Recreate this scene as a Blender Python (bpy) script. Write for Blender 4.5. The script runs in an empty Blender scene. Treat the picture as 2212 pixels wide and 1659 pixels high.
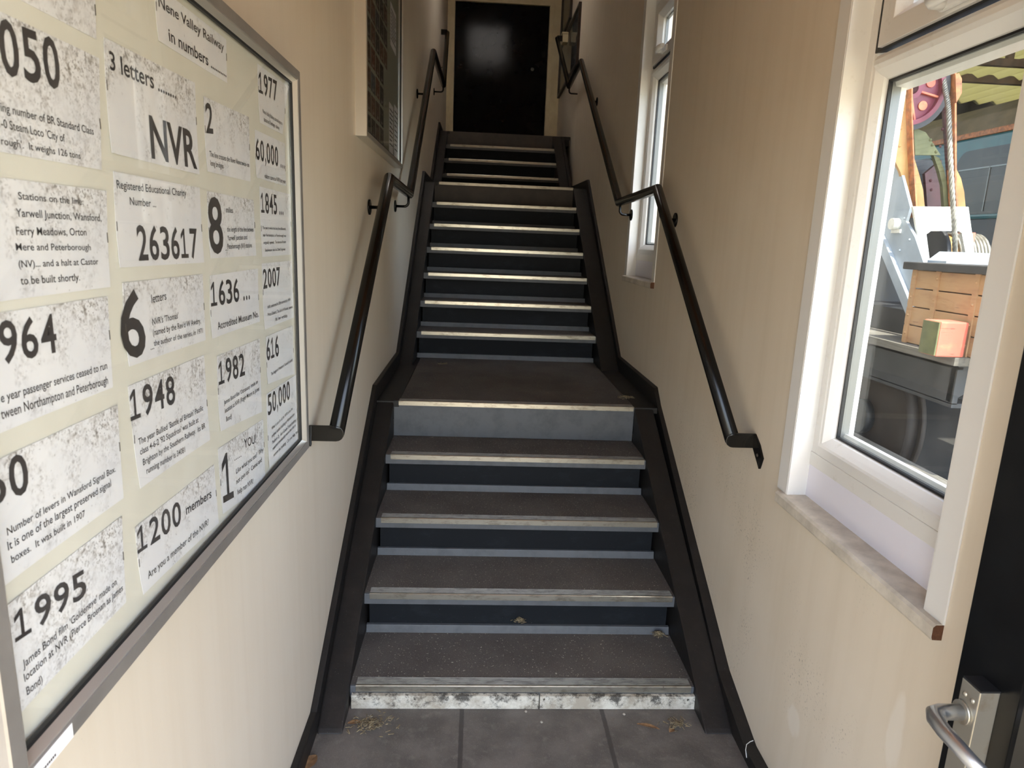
import bpy, bmesh, math, random
from mathutils import Vector, Matrix
# ------------------------------------------------------------------ camera, sky, sun, exposure
sc = bpy.context.scene
col = sc.collection
W, H, FPX = 2212.0, 1659.0, 1442.36
CAM = Vector((0.0, 0.0, 1.58))
RR = Vector((0.998088, -0.04738, 0.039699))      # camera right
RD = Vector((0.028748, -0.212768, -0.97668))     # camera down
RF = Vector((0.054721, 0.975953, -0.210999))     # camera forward
cd = bpy.data.cameras.new('camera')
cam = bpy.data.objects.new('camera', cd); col.objects.link(cam)
m = Matrix((RR, -RD, -RF)).transposed().to_4x4(); m.translation = CAM
cam.matrix_world = m
cd.sensor_width = 36.0; cd.lens = FPX * 36.0 / W
cd.clip_start = 0.02; cd.clip_end = 200
cd.dof.use_dof = True; cd.dof.focus_distance = 1.9; cd.dof.aperture_fstop = 10.0
sc.camera = cam
sc.view_settings.view_transform = 'Standard'; sc.view_settings.look = 'None'
sc.view_settings.gamma = 1.0; sc.view_settings.use_curve_mapping = False
sc.view_settings.exposure = 1.68
wd = bpy.data.worlds.new('world'); sc.world = wd; wd.use_nodes = True
wn = wd.node_tree.nodes; bg = wn['Background']
sky = wn.new('ShaderNodeTexSky'); sky.sky_type = 'NISHITA'; sky.sun_disc = False
sky.sun_elevation = math.radians(60); sky.sun_rotation = math.radians(160)
sky.air_density = 1.0; sky.dust_density = 1.5; sky.ozone_density = 1.0
hsv = wn.new('ShaderNodeHueSaturation'); hsv.inputs['Saturation'].default_value = .75
wd.node_tree.links.new(sky.outputs[0], hsv.inputs['Color']); wd.node_tree.links.new(hsv.outputs[0], bg.inputs[0]); bg.inputs[1].default_value = 0.42
sl = bpy.data.lights.new('sun', 'SUN'); sl.energy = 3.9; sl.angle = math.radians(0.6); sl.color = (1.0, 0.93, 0.82)
sun = bpy.data.objects.new('sun', sl); col.objects.link(sun)
sun.rotation_euler = Vector((0.03, -0.48, 0.876)).to_track_quat('Z', 'Y').to_euler()
sun.location = (3, -8, 12)

def ray(px, py):
    return RF + RR * ((px - W / 2) / FPX) + RD * ((py - H / 2) / FPX)
def at_y(px, py, y):
    d = ray(px, py); return CAM + d * ((y - CAM.y) / d.y)
def at_x(px, py, x):
    d = ray(px, py); return CAM + d * ((x - CAM.x) / d.x)
def at_z(px, py, z):
    d = ray(px, py); return CAM + d * ((z - CAM.z) / d.z)

# ------------------------------------------------------------------ materials
def lin(h):
    c = [((h >> s) & 255) / 255 for s in (16, 8, 0)]
    return tuple([(v / 12.92 if v < .04045 else ((v + .055) / 1.055) ** 2.4) for v in c]) + (1,)
class Mt:
    """small wrapper around one node material"""
    def __init__(s, name, c, rough=.6, metal=0., spec=.5):
        s.m = bpy.data.materials.new(name); s.m.use_nodes = True
        s.t = s.m.node_tree; s.n = s.t.nodes; s.p = s.n['Principled BSDF']
        s.p.inputs['Base Color'].default_value = lin(c); s.c = lin(c)
        s.p.inputs['Roughness'].default_value = rough; s.p.inputs['Metallic'].default_value = metal
        s.p.inputs['Specular IOR Level'].default_value = spec
        s.out = None; s.co = s.n.new('ShaderNodeTexCoord').outputs['Object']
    def link(s, a, b): s.t.links.new(a, b)
    def noise(s, scale, detail=4, rough=.55, vec=(1, 1, 1), off=(0, 0, 0)):
        mp = s.n.new('ShaderNodeMapping'); s.link(s.co, mp.inputs[0]); mp.inputs[3].default_value = vec
        mp.inputs[1].default_value = off
        nz = s.n.new('ShaderNodeTexNoise'); s.link(mp.outputs[0], nz.inputs['Vector'])
        nz.inputs['Scale'].default_value = scale; nz.inputs['Detail'].default_value = detail
        nz.inputs['Roughness'].default_value = rough
        return nz.outputs[0]
    def ramp(s, f, a, b):
        r = s.n.new('ShaderNodeMapRange'); s.link(f, r.inputs[0])
        r.inputs[1].default_value = a; r.inputs[2].default_value = b; r.clamp = True
        return r.outputs[0]
    def mul(s, a, b, op='MULTIPLY'):
        q = s.n.new('ShaderNodeMath'); q.operation = op
        for i, v in enumerate((a, b)):
            if isinstance(v, (int, float)): q.inputs[i].default_value = v
            else: s.link(v, q.inputs[i])
        return q.outputs[0]
    def axis(s, i):
        x = s.n.new('ShaderNodeSeparateXYZ'); s.link(s.co, x.inputs[0]); return x.outputs[i]
    def over(s, f, c2, amt=1.0):
        """lay colour c2 over the base by mask f"""
        mx = s.n.new('ShaderNodeMix'); mx.data_type = 'RGBA'
        ff = s.mul(f, amt) if amt != 1.0 else f
        s.link(ff, mx.inputs[0])
        if s.out is None: mx.inputs[6].default_value = s.c
        else: s.link(s.out, mx.inputs[6])
        mx.inputs[7].default_value = lin(c2) if isinstance(c2, int) else c2
        s.out = mx.outputs[2]; s.link(s.out, s.p.inputs['Base Color']); return s
    def bump(s, f, d=.002, st=.5):
        b = s.n.new('ShaderNodeBump'); b.inputs['Distance'].default_value = d; b.inputs['Strength'].default_value = st
        s.link(f, b.inputs['Height']); s.link(b.outputs[0], s.p.inputs['Normal']); return s
    def rough(s, f, a, b):
        r = s.n.new('ShaderNodeMapRange'); s.link(f, r.inputs[0]); r.inputs[3].default_value = a; r.inputs[4].default_value = b
        s.link(r.outputs[0], s.p.inputs['Roughness']); return s

def simple(name, c, rough=.6, metal=0., var=0, vs=30, bump=0, spec=.5, vec=(1, 1, 1)):
    k = Mt(name, c, rough, metal, spec)
    if var:
        f = k.noise(vs, 5, .6, vec); k.over(k.ramp(f, .35, .7), var)
        if bump: k.bump(f, bump, .6)
    return k.m

k = Mt('cream_wall_paint', 0xdfd4c2, .5)
k.over(k.ramp(k.noise(6, 5, .6, (3, 3, .16)), .45, .8), 0xd1c3ad, .4)
k.over(k.ramp(k.noise(2.2, 3), .45, .7), 0xe4dbcb, .5)
k.over(k.ramp(k.noise(160, 2, .5, (1, 1, .6)), .75, .8), 0x8d8272, .3)
k.bump(k.noise(14, 5, .6, (3, 3, .3)), .0003, .15); M_wall = k.m
k = Mt('scuffed_cream_wall_paint', 0xd9cdba, .5)
k.over(k.ramp(k.noise(5, 5, .6, (3, 3, .18)), .45, .8), 0xc9bba5, .4)
k.over(k.ramp(k.noise(2.5, 3), .45, .7), 0xdfd5c5, .5)
low = k.ramp(k.axis(2), 1.15, .55)
spk = k.mul(k.ramp(k.noise(140, 3, .6), .6, .68), k.ramp(k.noise(3.2, 2, .5, (1, 1, .6), (0, .6, .3)), .53, .62))
k.over(k.mul(spk, low), 0x5f564c, .7)
for (cy_, cz_, ry_, rz_) in ((1.612, .275, .04, .045), (1.212, .57, .026, .10)):     # pale touched-up patches
    dy = k.mul(k.mul(k.axis(1), -cy_, 'ADD'), 1 / ry_); dz = k.mul(k.mul(k.axis(2), -cz_, 'ADD'), 1 / rz_)
    rr_ = k.mul(k.mul(k.mul(dy, dy), k.mul(dz, dz), 'ADD'), k.mul(k.noise(26, 4, .6, (1, 1, .4)), 1.6), 'ADD')
    k.over(k.ramp(rr_, 1.9, 1.4), 0xe6dfd4, .5)
k.bump(k.noise(14, 5, .6, (2, 2, .4)), .0004, .15); M_wallR = k.m
M_ceil = simple('warm_bounce_ceiling', 0xd0904c, .65, 0, 0xba7c3c, 9, 0, .5, (1, 8, 1))  # unseen ceiling, coloured orange to bounce warm light onto the upper walls
k = Mt('floor_slab_paint', 0x67625d, .62)
yv, xv = k.axis(1), k.axis(0)
k.over(k.ramp(k.noise(7, 5, .6), .4, .62), 0x54504c)
k.over(k.ramp(k.noise(26, 5, .6), .55, .72), 0x77726c, .6)
k.over(k.ramp(k.noise(360, 2, .5), .65, .69), 0x8f8b84, .8)
jx = k.mul(k.mul(xv, .497, 'ADD'), .2415, 'PINGPONG')
jm = k.ramp(k.mul(jx, k.mul(k.noise(60, 3), .004), 'SUBTRACT'), .0065, .0045)
k.over(jm, 0x3b3836, .85)
k.bump(k.noise(60, 6, .65), .003, .5); M_floor = k.m
k = Mt('gritty_tread_surface', 0x58534f, .8)
k.over(k.ramp(k.noise(5, 4), .4, .65), 0x4c4744)
k.over(k.ramp(k.noise(420, 2, .5), .63, .68), 0x9b968c, .75)
k.over(k.ramp(k.noise(150, 2, .5), .685, .70), 0xb9b3a6, .8)
k.bump(k.noise(330, 3, .7), .0022, .9); M_tread = k.m
k = Mt('blue_grey_stair_paint', 0x55585c, .55)
k.over(k.ramp(k.noise(14, 5, .65), .45, .7), 0x45484b, .8)
k.over(k.ramp(k.noise(90, 4, .7), .66, .75), 0x6e7173, .5); M_grey = k.m
k = Mt('dark_riser_paint', 0x181b1f, .6, 0, .14)
k.over(k.ramp(k.noise(9, 5, .7, (1, 1, 2)), .52, .72), 0x23272c, .7)
k.over(k.ramp(k.noise(240, 2), .74, .77), 0x8a8a86, .5); M_riser = k.m
k = Mt('black_stringer_paint', 0x1c1a19, .5, 0, .35)
k.over(k.ramp(k.noise(16, 5, .7), .48, .72), 0x292523, .8)
k.over(k.ramp(k.noise(260, 2), .73, .76), 0x9d978c, .45)
k.bump(k.noise(70, 4, .6), .002, .5); M_string = k.m
k = Mt('worn_aluminium_nosing', 0xaba79b, .28, .8)
k.over(k.ramp(k.noise(45, 5, .7, (.35, 1, 1)), .5, .68), 0x7d776a, .85)
k.over(k.ramp(k.noise(150, 3, .6), .68, .74), 0x3f3b35, .8); M_nosing = k.m
k = Mt('dirty_ribbed_aluminium', 0x77736a, .5, .6)
k.over(k.ramp(k.noise(60, 4, .7, (.3, 1, 1)), .45, .65), 0x57534c); M_ribs = k.m
k = Mt('mouldy_white_kick_board', 0xc9c6ba, .75)
k.over(k.ramp(k.noise(8, 6, .75), .42, .6), 0x8f8574, .8)
k.over(k.ramp(k.mul(k.noise(26, 7, .8), k.mul(k.axis(2), 2.2), 'ADD'), .56, .68), 0x2d2a26, .9); M_kick = k.m
k = Mt('black_gloss_handrail', 0x0b0a09, .2, 0, .3)
k.over(k.ramp(k.noise(200, 2), .76, .78), 0xa9a49c, .7)
k.bump(k.noise(30, 3), .0004, .1); M_rail = k.m
M_black = simple('black_gloss_door_paint', 0x08090b, .13, 0, 0x101215, 3, 0, .14)
M_doorR = simple('black_leaf_paint', 0x0a0b0d, .3, 0, 0x131416, 12, 0, .22)
k = Mt('white_upvc', 0xdedcd8, .28)
k.over(k.ramp(k.noise(25, 4, .7), .6, .75), 0xc9c5bd, .6); M_upvc = k.m
M_panel = simple('white_infill_panel', 0xe2e0ea, .4)
M_trimw = simple('white_plastic_trim', 0xe0deda, .35)
M_sill = simple('painted_wood_sill', 0xd3cabb, .5, 0, 0xada598, 14, .001)
M_endg = simple('bare_brown_end_grain', 0x5e3a22, .8, 0, 0x4d2c17, 160, .002)
M_gasket = simple('black_rubber', 0x17181a, .5)
M_spacer = simple('grey_spacer_bar', 0x6b6d6c, .4, .5)
M_alu = simple('dull_grey_aluminium', 0xa29e99, .36, .45, 0x918d88, 8)
M_alub = simple('bright_aluminium', 0xd8d4cc, .3, .7)
M_back = simple('cream_pinboard', 0xe8e5d9, .8, 0, 0xdfdbcd, 5)
M_ink = simple('dark_printing_ink', 0x35302f, .7)
M_staple = simple('steel_staple', 0x6c665e, .4, .8)
M_hand = simple('satin_aluminium_handle', 0xb9bbbd, .28, .9)
k = Mt('scratched_steel_plate', 0xb5b0a4, .35, .8)
k.over(k.ramp(k.noise(30, 4), .55, .72), 0x9a7f5c, .5); M_plate = k.m
M_cream = simple('cream_frame_paint', 0xd8c9a4, .5, 0, 0xc9b892, 6)

def paper(name, lo, hi, top):
    k = Mt(name, 0xf0eff0, .75)
    info = k.n.new('ShaderNodeObjectInfo')
    f = k.noise(85, 5, .65); g = k.noise(230, 3, .6); h = k.noise(11, 3); c_ = k.noise(16, 4, .6, (1, 1, 1), (2, 5, 1))
    z = k.n.new('ShaderNodeTexCoord').outputs['Generated']
    sp = k.n.new('ShaderNodeSeparateXYZ'); k.link(z, sp.inputs[0])
    t = k.ramp(sp.outputs[2], .3, 1.0)
    area = k.ramp(k.mul(c_, k.mul(t, top), 'ADD'), lo, hi)
    k.over(k.mul(area, k.ramp(f, .46, .62)), 0x9c9286, .72)
    k.over(k.mul(area, k.ramp(g, .54, .62)), 0x6f665d, .75)
    k.over(k.mul(k.ramp(area, .55, 1), k.ramp(f, .58, .66)), 0x6d665f, .6)
    k.over(k.ramp(k.noise(150, 2, .5), .70, .73), 0x8c857d, .5)
    k.over(k.ramp(h, .4, .7), 0xe3e4ea, .6)
    return k.m
M_pap = [paper('lightly_spotted_paper', .60, .85, .12), paper('spotted_paper', .53, .75, .20), paper('mouldy_paper', .40, .66, .12)]

def glass(name, tint, rmul=1.0, dust=0.0, dustc=(.8, .8, .8, 1)):
    mt = bpy.data.materials.new(name); mt.use_nodes = True
    t = mt.node_tree; n = t.nodes; n.remove(n['Principled BSDF'])
    tr = n.new('ShaderNodeBsdfTransparent'); tr.inputs[0].default_value = tint
    gl = n.new('ShaderNodeBsdfGlossy'); gl.inputs['Roughness'].default_value = .015
    lw = n.new('ShaderNodeLayerWeight'); lw.inputs[0].default_value = .5
    pw = n.new('ShaderNodeMath'); pw.operation = 'POWER'; pw.inputs[1].default_value = 5
    t.links.new(lw.outputs['Facing'], pw.inputs[0])
    mu = n.new('ShaderNodeMapRange'); mu.inputs[3].default_value = .04 * rmul; mu.inputs[4].default_value = rmul
    t.links.new(pw.outputs[0], mu.inputs[0])
    mx = n.new('ShaderNodeMixShader'); t.links.new(mu.outputs[0], mx.inputs[0])
    t.links.new(tr.outputs[0], mx.inputs[1]); t.links.new(gl.outputs[0], mx.inputs[2])
    last = mx.outputs[0]
    if dust:
        df = n.new('ShaderNodeBsdfDiffuse'); df.inputs[0].default_value = dustc
        m2 = n.new('ShaderNodeMixShader')
        tc = n.new('ShaderNodeTexCoord'); mp = n.new('ShaderNodeMapping'); mp.inputs[3].default_value = (1, 1, .35)
        nz = n.new('ShaderNodeTexNoise'); nz.inputs['Scale'].default_value = 14; nz.inputs['Detail'].default_value = 6
        t.links.new(tc.outputs['Object'], mp.inputs[0]); t.links.new(mp.outputs[0], nz.inputs['Vector'])
        mr = n.new('ShaderNodeMapRange'); mr.inputs[1].default_value = .4; mr.inputs[2].default_value = .8
        mr.inputs[3].default_value = dust * .4; mr.inputs[4].default_value = dust * 2
        t.links.new(nz.outputs[0], mr.inputs[0]); t.links.new(mr.outputs[0], m2.inputs[0])
        t.links.new(last, m2.inputs[1]); t.links.new(df.outputs[0], m2.inputs[2]); last = m2.outputs[0]
    t.links.new(last, n['Material Output'].inputs[0])
    return mt
M_glass = glass('window_glass', (.96, .98, .97, 1), .8, .035)
M_cglass = glass('case_glass', (.98, .985, .98, 1), .45, .012)

mf = bpy.data.materials.new('added_roof_light_glazing'); mf.use_nodes = True  # diffusing pane of the added roof light
tf = mf.node_tree; tf.nodes.remove(tf.nodes['Principled BSDF'])
tn = tf.nodes.new('ShaderNodeBsdfTranslucent'); tn.inputs[0].default_value = (.76, .73, .68, 1)
tf.links.new(tn.outputs[0], tf.nodes['Material Output'].inputs[0]); M_frost = mf

# ------------------------------------------------------------------ mesh helpers
class MB:
    def __init__(s): s.v = []; s.f = []; s.sm = []
    def add(s, vs, fs, smooth=False):
        b = len(s.v); s.v += [tuple(v) for v in vs]
        for q in fs: s.f.append([b + i for i in q]); s.sm.append(smooth)
        return s
    def box(s, x0, x1, y0, y1, z0, z1):
        vs = [(x, y, z) for x in (x0, x1) for y in (y0, y1) for z in (z0, z1)]
        return s.add(vs, [(0, 1, 3, 2), (4, 6, 7, 5), (0, 4, 5, 1), (2, 3, 7, 6), (0, 2, 6, 4), (1, 5, 7, 3)])
    def prism(s, pts, ax, a, b):
        """pts: 2-D outline in the two axes other than ax (in x,y,z order), extruded a..b along ax"""
        def P(p, t):
            q = list(p); q.insert('xyz'.index(ax), t); return q
        n = len(pts); vs = [P(p, a) for p in pts] + [P(p, b) for p in pts]
        return s.add(vs, [tuple(range(n))[::-1], tuple(range(n, 2 * n))] + [(i, (i + 1) % n, n + (i + 1) % n, n + i) for i in range(n)])
    def hexa(s, lo, hi):
        """two matching polygons joined into a solid"""
        n = len(lo)
        return s.add(list(lo) + list(hi), [tuple(range(n))[::-1], tuple(range(n, 2 * n))] + [(i, (i + 1) % n, n + (i + 1) % n, n + i) for i in range(n)])
    def tube(s, pts, r, n=14, smooth=True):
        pts = [Vector(p) for p in pts]; rings = []
        d0 = (pts[1] - pts[0]).normalized()
        up = Vector((1, 0, 0)) if abs(d0.x) < .8 else Vector((0, 0, 1))
        for i, p in enumerate(pts):
            a = (pts[i] - pts[i - 1]).normalized() if i else None
            b = (pts[i + 1] - pts[i]).normalized() if i < len(pts) - 1 else None
            t = (a + b).normalized() if a and b else (a or b)
            sc_ = 1 / max(.45, t.dot(a)) if a and b else 1
            u = (up - t * up.dot(t)).normalized(); w = t.cross(u)
            bend = (b - a) if a and b else None
            ring = []
            for k_ in range(n):
                an = 2 * math.pi * k_ / n; o = u * math.cos(an) + w * math.sin(an)
                if bend and bend.length > 1e-5:
                    bd = bend.normalized(); o = o + bd * (o.dot(bd) * (sc_ - 1))
                rr = r[i] if isinstance(r, (list, tuple)) else r
                ring.append(p + o * rr)
            rings.append(ring); up = u
        vs = [v for q in rings for v in q]; m_ = len(rings)
        fs = [(i * n + j, i * n + (j + 1) % n, (i + 1) * n + (j + 1) % n, (i + 1) * n + j) for i in range(m_ - 1) for j in range(n)]
        s.add(vs, fs, smooth)
        s.add(rings[0], [tuple(range(n))[::-1]]); s.add(rings[-1], [tuple(range(n))])
        return s
    def cyl(s, a, b, r, n=20): return s.tube([a, b], r, n)
    def dome(s, c, nrm, r, h=None, n=8):
        c = Vector(c); nrm = Vector(nrm).normalized(); h = h or r * .7
        u = nrm.orthogonal().normalized(); w = nrm.cross(u)
        vs = []
        for q, e in ((1, 0), (.75, .66), (.0001, 1)):
            vs += [c + (u * math.cos(2 * math.pi * i / n) + w * math.sin(2 * math.pi * i / n)) * r * q + nrm * h * e for i in range(n)]
        return s.add(vs, [(j * n + i, j * n + (i + 1) % n, (j + 1) * n + (i + 1) % n, (j + 1) * n + i) for j in range(2) for i in range(n)], True)
    def ring(s, ax, r0, prof):
        """mitred frame: r0=(a0,a1,b0,b1) outer rectangle in the two axes other than ax; prof=closed outline of (inset, position on ax)"""
        a0, a1, b0, b1 = r0; n = len(prof); vs = []
        for (sa, sb) in ((0, 0), (1, 0), (1, 1), (0, 1)):
            for d, t in prof:
                q = [a1 - d if sa else a0 + d, b1 - d if sb else b0 + d]; q.insert('xyz'.index(ax), t); vs.append(q)
        return s.add(vs, [(c * n + i, c * n + (i + 1) % n, ((c + 1) % 4) * n + (i + 1) % n, ((c + 1) % 4) * n + i) for c in range(4) for i in range(n)])
    def build(s, name, mat, parent=None, loc=None, bevel=0):
        me = bpy.data.meshes.new(name)
        if parent is not None: o0 = root_of(parent)['_o']
        elif loc is not None: o0 = loc
        else:
            lo = [min(v[i] for v in s.v) for i in range(3)]; hi = [max(v[i] for v in s.v) for i in range(3)]
            o0 = ((lo[0] + hi[0]) / 2, (lo[1] + hi[1]) / 2, lo[2])
        o0 = Vector(o0)
        me.from_pydata([Vector(v) - o0 for v in s.v], [], s.f)
        me.polygons.foreach_set('use_smooth', s.sm)
        bm = bmesh.new(); bm.from_mesh(me)
        bmesh.ops.remove_doubles(bm, verts=bm.verts, dist=1e-6)
        bmesh.ops.recalc_face_normals(bm, faces=bm.faces)
        if bevel:
            ed = [e for e in bm.edges if len(e.link_faces) == 2 and e.calc_face_angle(0) > .6]
            bmesh.ops.bevel(bm, geom=ed, offset=bevel, segments=2, affect='EDGES', profile=.6, clamp_overlap=True)
        bm.to_mesh(me); bm.free()
        me.materials.append(mat)
        o = bpy.data.objects.new(name, me); col.objects.link(o)
        if parent is not None: o.parent = parent
        else: o.location = o0; ORIG[o.name] = o0
        return o
ORIG = {}
def root_of(o):
    while o.parent: o = o.parent
    return {'_o': ORIG[o.name]}
def empty(name, loc):
    o = bpy.data.objects.new(name, None); o.location = loc; o.empty_display_size = .1; col.objects.link(o)
    ORIG[o.name] = Vector(loc); return o
def tag(o, label, cat, group=None):
    o['label'] = label; o['category'] = cat
    if group: o['group'] = group
    return o
def thing(name, label, cat, loc, group=None): return tag(empty(name, loc), label, cat, group)
def struct(name, mb, mat, bevel=0):
    o = mb.build(name, mat, loc=(0, 0, 0), bevel=bevel); o['kind'] = 'structure'; return o
def copy_tree(o, parent=None):
    c = o.copy(); col.objects.link(c)
    if parent is not None: c.parent = parent
    else: ORIG[c.name] = ORIG[o.name]
    for ch in list(o.children): copy_tree(ch, c)
    return c
# ------------------------------------------------------------------ the room
XL, XR, XS, YB = -.5, .93, 1.01, 9.6           # left wall, right wall, upper right wall, back wall
WY0, WY1, WZ0, WZ1 = 1.19, 1.82, .877, 2.46    # window opening in the right wall
D2 = (0, 2.39, .513)                           # second window: further up the stair
b = MB().box(XL - .15, 1.25, -.14, YB + .15, -.2, 0); struct('floor', b, M_floor)
b = MB().box(XL - .15, XL, -.14, YB + .15, 0, 5.3); struct('wall_left', b, M_wall)
b = MB()
xo = XR + .17
ys = [-.14, WY0, WY1, WY0 + D2[1], WY1 + D2[1], 7.05]
for i in range(5):
    y0, y1 = ys[i], ys[i + 1]
    if i in (1, 3):
        o = 0 if i == 1 else D2[2]
        b.box(XR, xo, y0, y1, 0, WZ0 + o); b.box(XR, xo, y0, y1, WZ1 + o, 5.3)
    else: b.box(XR, xo, y0, y1, 0, 5.3)
struct('wall_right', b, M_wallR)
b = MB()
b.box(XS, XS + .16, 7.05, YB + .15, 0, 5.3)
struct('wall_upper_right', b, M_wall)
DX0, DX1, DZ1 = -.405, .84, 4.6
b = MB().box(XL, DX0 - .0, YB, YB + .12, 0, 5.3).box(DX1, XS, YB, YB + .12, 0, 5.3).box(DX0, DX1, YB, YB + .12, DZ1, 5.3).box(DX0, DX1, YB, YB + .12, 0, 2.74).box(DX0, DX1, YB + .07, YB + .12, 2.74, DZ1)  # last box is an added backing behind the door that stops light leaks
struct('wall_back', b, M_cream)
b = MB().box(XL, -.47, -.14, .04, 0, 2.85).box(.905, XR, -.14, .04, 0, 2.85).box(-.47, .905, -.14, .04, 2.09, 2.85)
struct('wall_front', b, M_wall)
LY0, LY1, LX0, LX1 = 6.3, 7.5, -.3, .4          # opening for an added, unseen roof light that brightens the top flight
CZ = lambda y: 2.85 + (y - 2.2) * .3913
b = MB().prism([(-.14, 2.85), (2.2, 2.85), (LY0, CZ(LY0)), (LY0, CZ(LY0) + .2), (2.1, 3.05), (-.14, 3.05)], 'x', XL, XS)
b.prism([(LY1, CZ(LY1)), (7.95, 5.1), (YB + .15, 5.1), (YB + .15, 5.3), (7.9, 5.3), (LY1, CZ(LY1) + .2)], 'x', XL, XS)
for x0, x1 in ((XL, LX0), (LX1, XS)): b.prism([(LY0, CZ(LY0)), (LY1, CZ(LY1)), (LY1, CZ(LY1) + .2), (LY0, CZ(LY0) + .2)], 'x', x0, x1)
struct('ceiling', b, M_ceil)
# plinth boards that follow the stair along both walls
def plinth(name, x0, x1, top, low=0):
    b = MB(); n = len(top)
    lo = [(y, max(z - .35, low)) for y, z in top]
    out = top + [p for i, p in enumerate(lo[::-1])]
    b.prism(out, 'x', x0, x1); return struct(name, b, M_string, .004)
N1 = lambda y: .076 + .611 * (y - 2.025)
N2 = lambda y: .967 + .689 * (y - 4.391)
N3 = lambda y: 2.214 + .643 * (y - 7.15)
tl = [(.1, .072), (1.90, .072), (3.20, .864), (4.14, .868), (5.95, N2(5.95) + .08), (6.80, 2.122), (7.99, 2.84), (YB, 2.84)]
plinth('baseboard_left', XL, -.478, tl, -.05)
b = MB()
trt = [(.1, .03, .09), (1.80, .03, .09), (2.06, .118, .115), (3.2, .80, .80), (3.29, .874, .868), (4.2, .874, .868), (5.95, N2(5.95) + .07, N2(5.95) + .07), (7.05, 2.13, 2.13)]
for i in range(len(trt) - 1):
    (ya, wa, fa), (yb, wb, fb) = trt[i], trt[i + 1]
    fx = lambda y: .885 if y < 1.9 else min(.912, .885 + .02 * (y - 1.9))
    lo_a, lo_b = max(fa - .35, -.05), max(fb - .35, -.05)
    if ya < 2: lo_a = lo_b = -.05
    b.hexa([(XR, ya, wa), (fx(ya), ya, fa - (0.05 if ya < 1.9 else 0)), (fx(ya), ya, lo_a), (XR, ya, lo_a)],
           [(XR, yb, wb), (fx(yb), yb, fb - (0.05 if yb < 1.9 else 0)), (fx(yb), yb, lo_b), (XR, yb, lo_b)])
struct('baseboard_right', b, M_string)

# ------------------------------------------------------------------ the staircase
SX0, SX1 = -.396, .795
R_ = .1782
Y1 = [2.025 + .2915 * i for i in range(5)]; Z1 = [.076 + R_ * i for i in range(5)]
Y2 = [4.391 + .2587 * i for i in range(7)]; Z2 = [Z1[-1] + R_ * (i + 1) for i in range(7)]
Y3 = [7.15 + .2772 * i for i in range(4)]; Z3 = [Z2[-1] + R_ * (i + 1) for i in range(4)]
def nosing(p, y, z):
    """ribbed aluminium edge strip"""
    d = .005 * (y - 2)
    x0, x1 = -.377 + d, min(.783 + d, SX1 - .004)
    MB().prism([(y - .004, z - .020), (y - .004, z + .001), (y - .002, z + .0032), (y + .003, z + .0032), (y + .003, z), (y, z), (y, z - .020)], 'x', x0, x1).build('nosing_strip', M_nosing, p)
    pr = [(y + .0031, z), (y + .0031, z + .0032)]
    for i in range(6):
        a = y + .0065 + i * .0065
        pr += [(a - .002, z + .0032), (a, z + .0008), (a + .0022, z + .0008), (a + .0035, z + .0032)]
    pr += [(y + .046, z + .001), (y + .046, z)]
    MB().prism(pr, 'x', x0, x1).build('ribbed_top', M_ribs, p)
def step(fl, y, z, yn, riser=True):
    t = MB().box(SX0, SX1, y + .008, yn + .03, z - .012, z).build('tread', M_tread, fl)
    MB().prism([(y, z - .043), (y, z - .0005), (y + .02, z - .0005), (y + .02, z - .0125), (y + .009, z - .0125), (y + .009, z - .043)], 'x', SX0, SX1).build('nosing_plate', M_grey, t, bevel=.002)
    nosing(t, y, z)
    MB().prism([(yn + .024, z - .004), (yn + .031, z + .030), (yn + .046, z + .030), (yn + .046, z - .012), (yn + .024, z - .012)], 'x', SX0 + .002, SX1 - .002).build('back_lip', M_grey, t, bevel=.002)
    if riser: MB().box(SX0 + .012, SX1 - .012, yn + .046, yn + .062, z - .012, z + R_ - .012).build('riser', M_riser, fl)
def string(fl, x0, x1, line, y0, z0, y1, z1, bot):
    pts = [(y0, z0), (y1, z1), (y1, max(z1 - bot, 0)), (y0 + bot * .9, max(z0 - .02, 0)) if z0 > .3 else (y1 - .4, 0), (y0, max(z0 - .02, 0))]
    MB().prism(pts, 'x', x0, x1).build('stringer', M_string, fl, bevel=.006)
f1 = thing('stair_flight', 'lowest flight of black painted steps rising from the paved floor to the first landing', 'stairs', (.2, 2.02, 0), 'flights of the staircase')
for i in range(4):
    step(f1, Y1[i], Z1[i], Y1[i + 1], i < 3)
for x0, x1 in ((-.478, SX0), (SX1, .888)):
    MB().prism([(1.885, 0), (1.90, N1(1.90) + .012 if N1(1.90) > 0 else .012), (3.188, N1(3.188) - .004), (3.188, 0)], 'x', x0, x1).build('stringer', M_string, f1, bevel=.006)
for x0, x1 in ((-.39, .2495), (.2525, .800)):
    kb = MB().box(x0, x1, 2.006, 2.024, .001, .0515).build('kick_board', M_kick, f1, bevel=.002)
    kb['label'] = 'mould-stained white board below the bottom nosing'
    for sx in ((-.345, -.175) if x0 < 0 else (.267, .77)):
        MB().dome((sx, 2.006, .040), (0, -1, 0), .004, .001, 10).build('screw', M_staple, kb)
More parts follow.
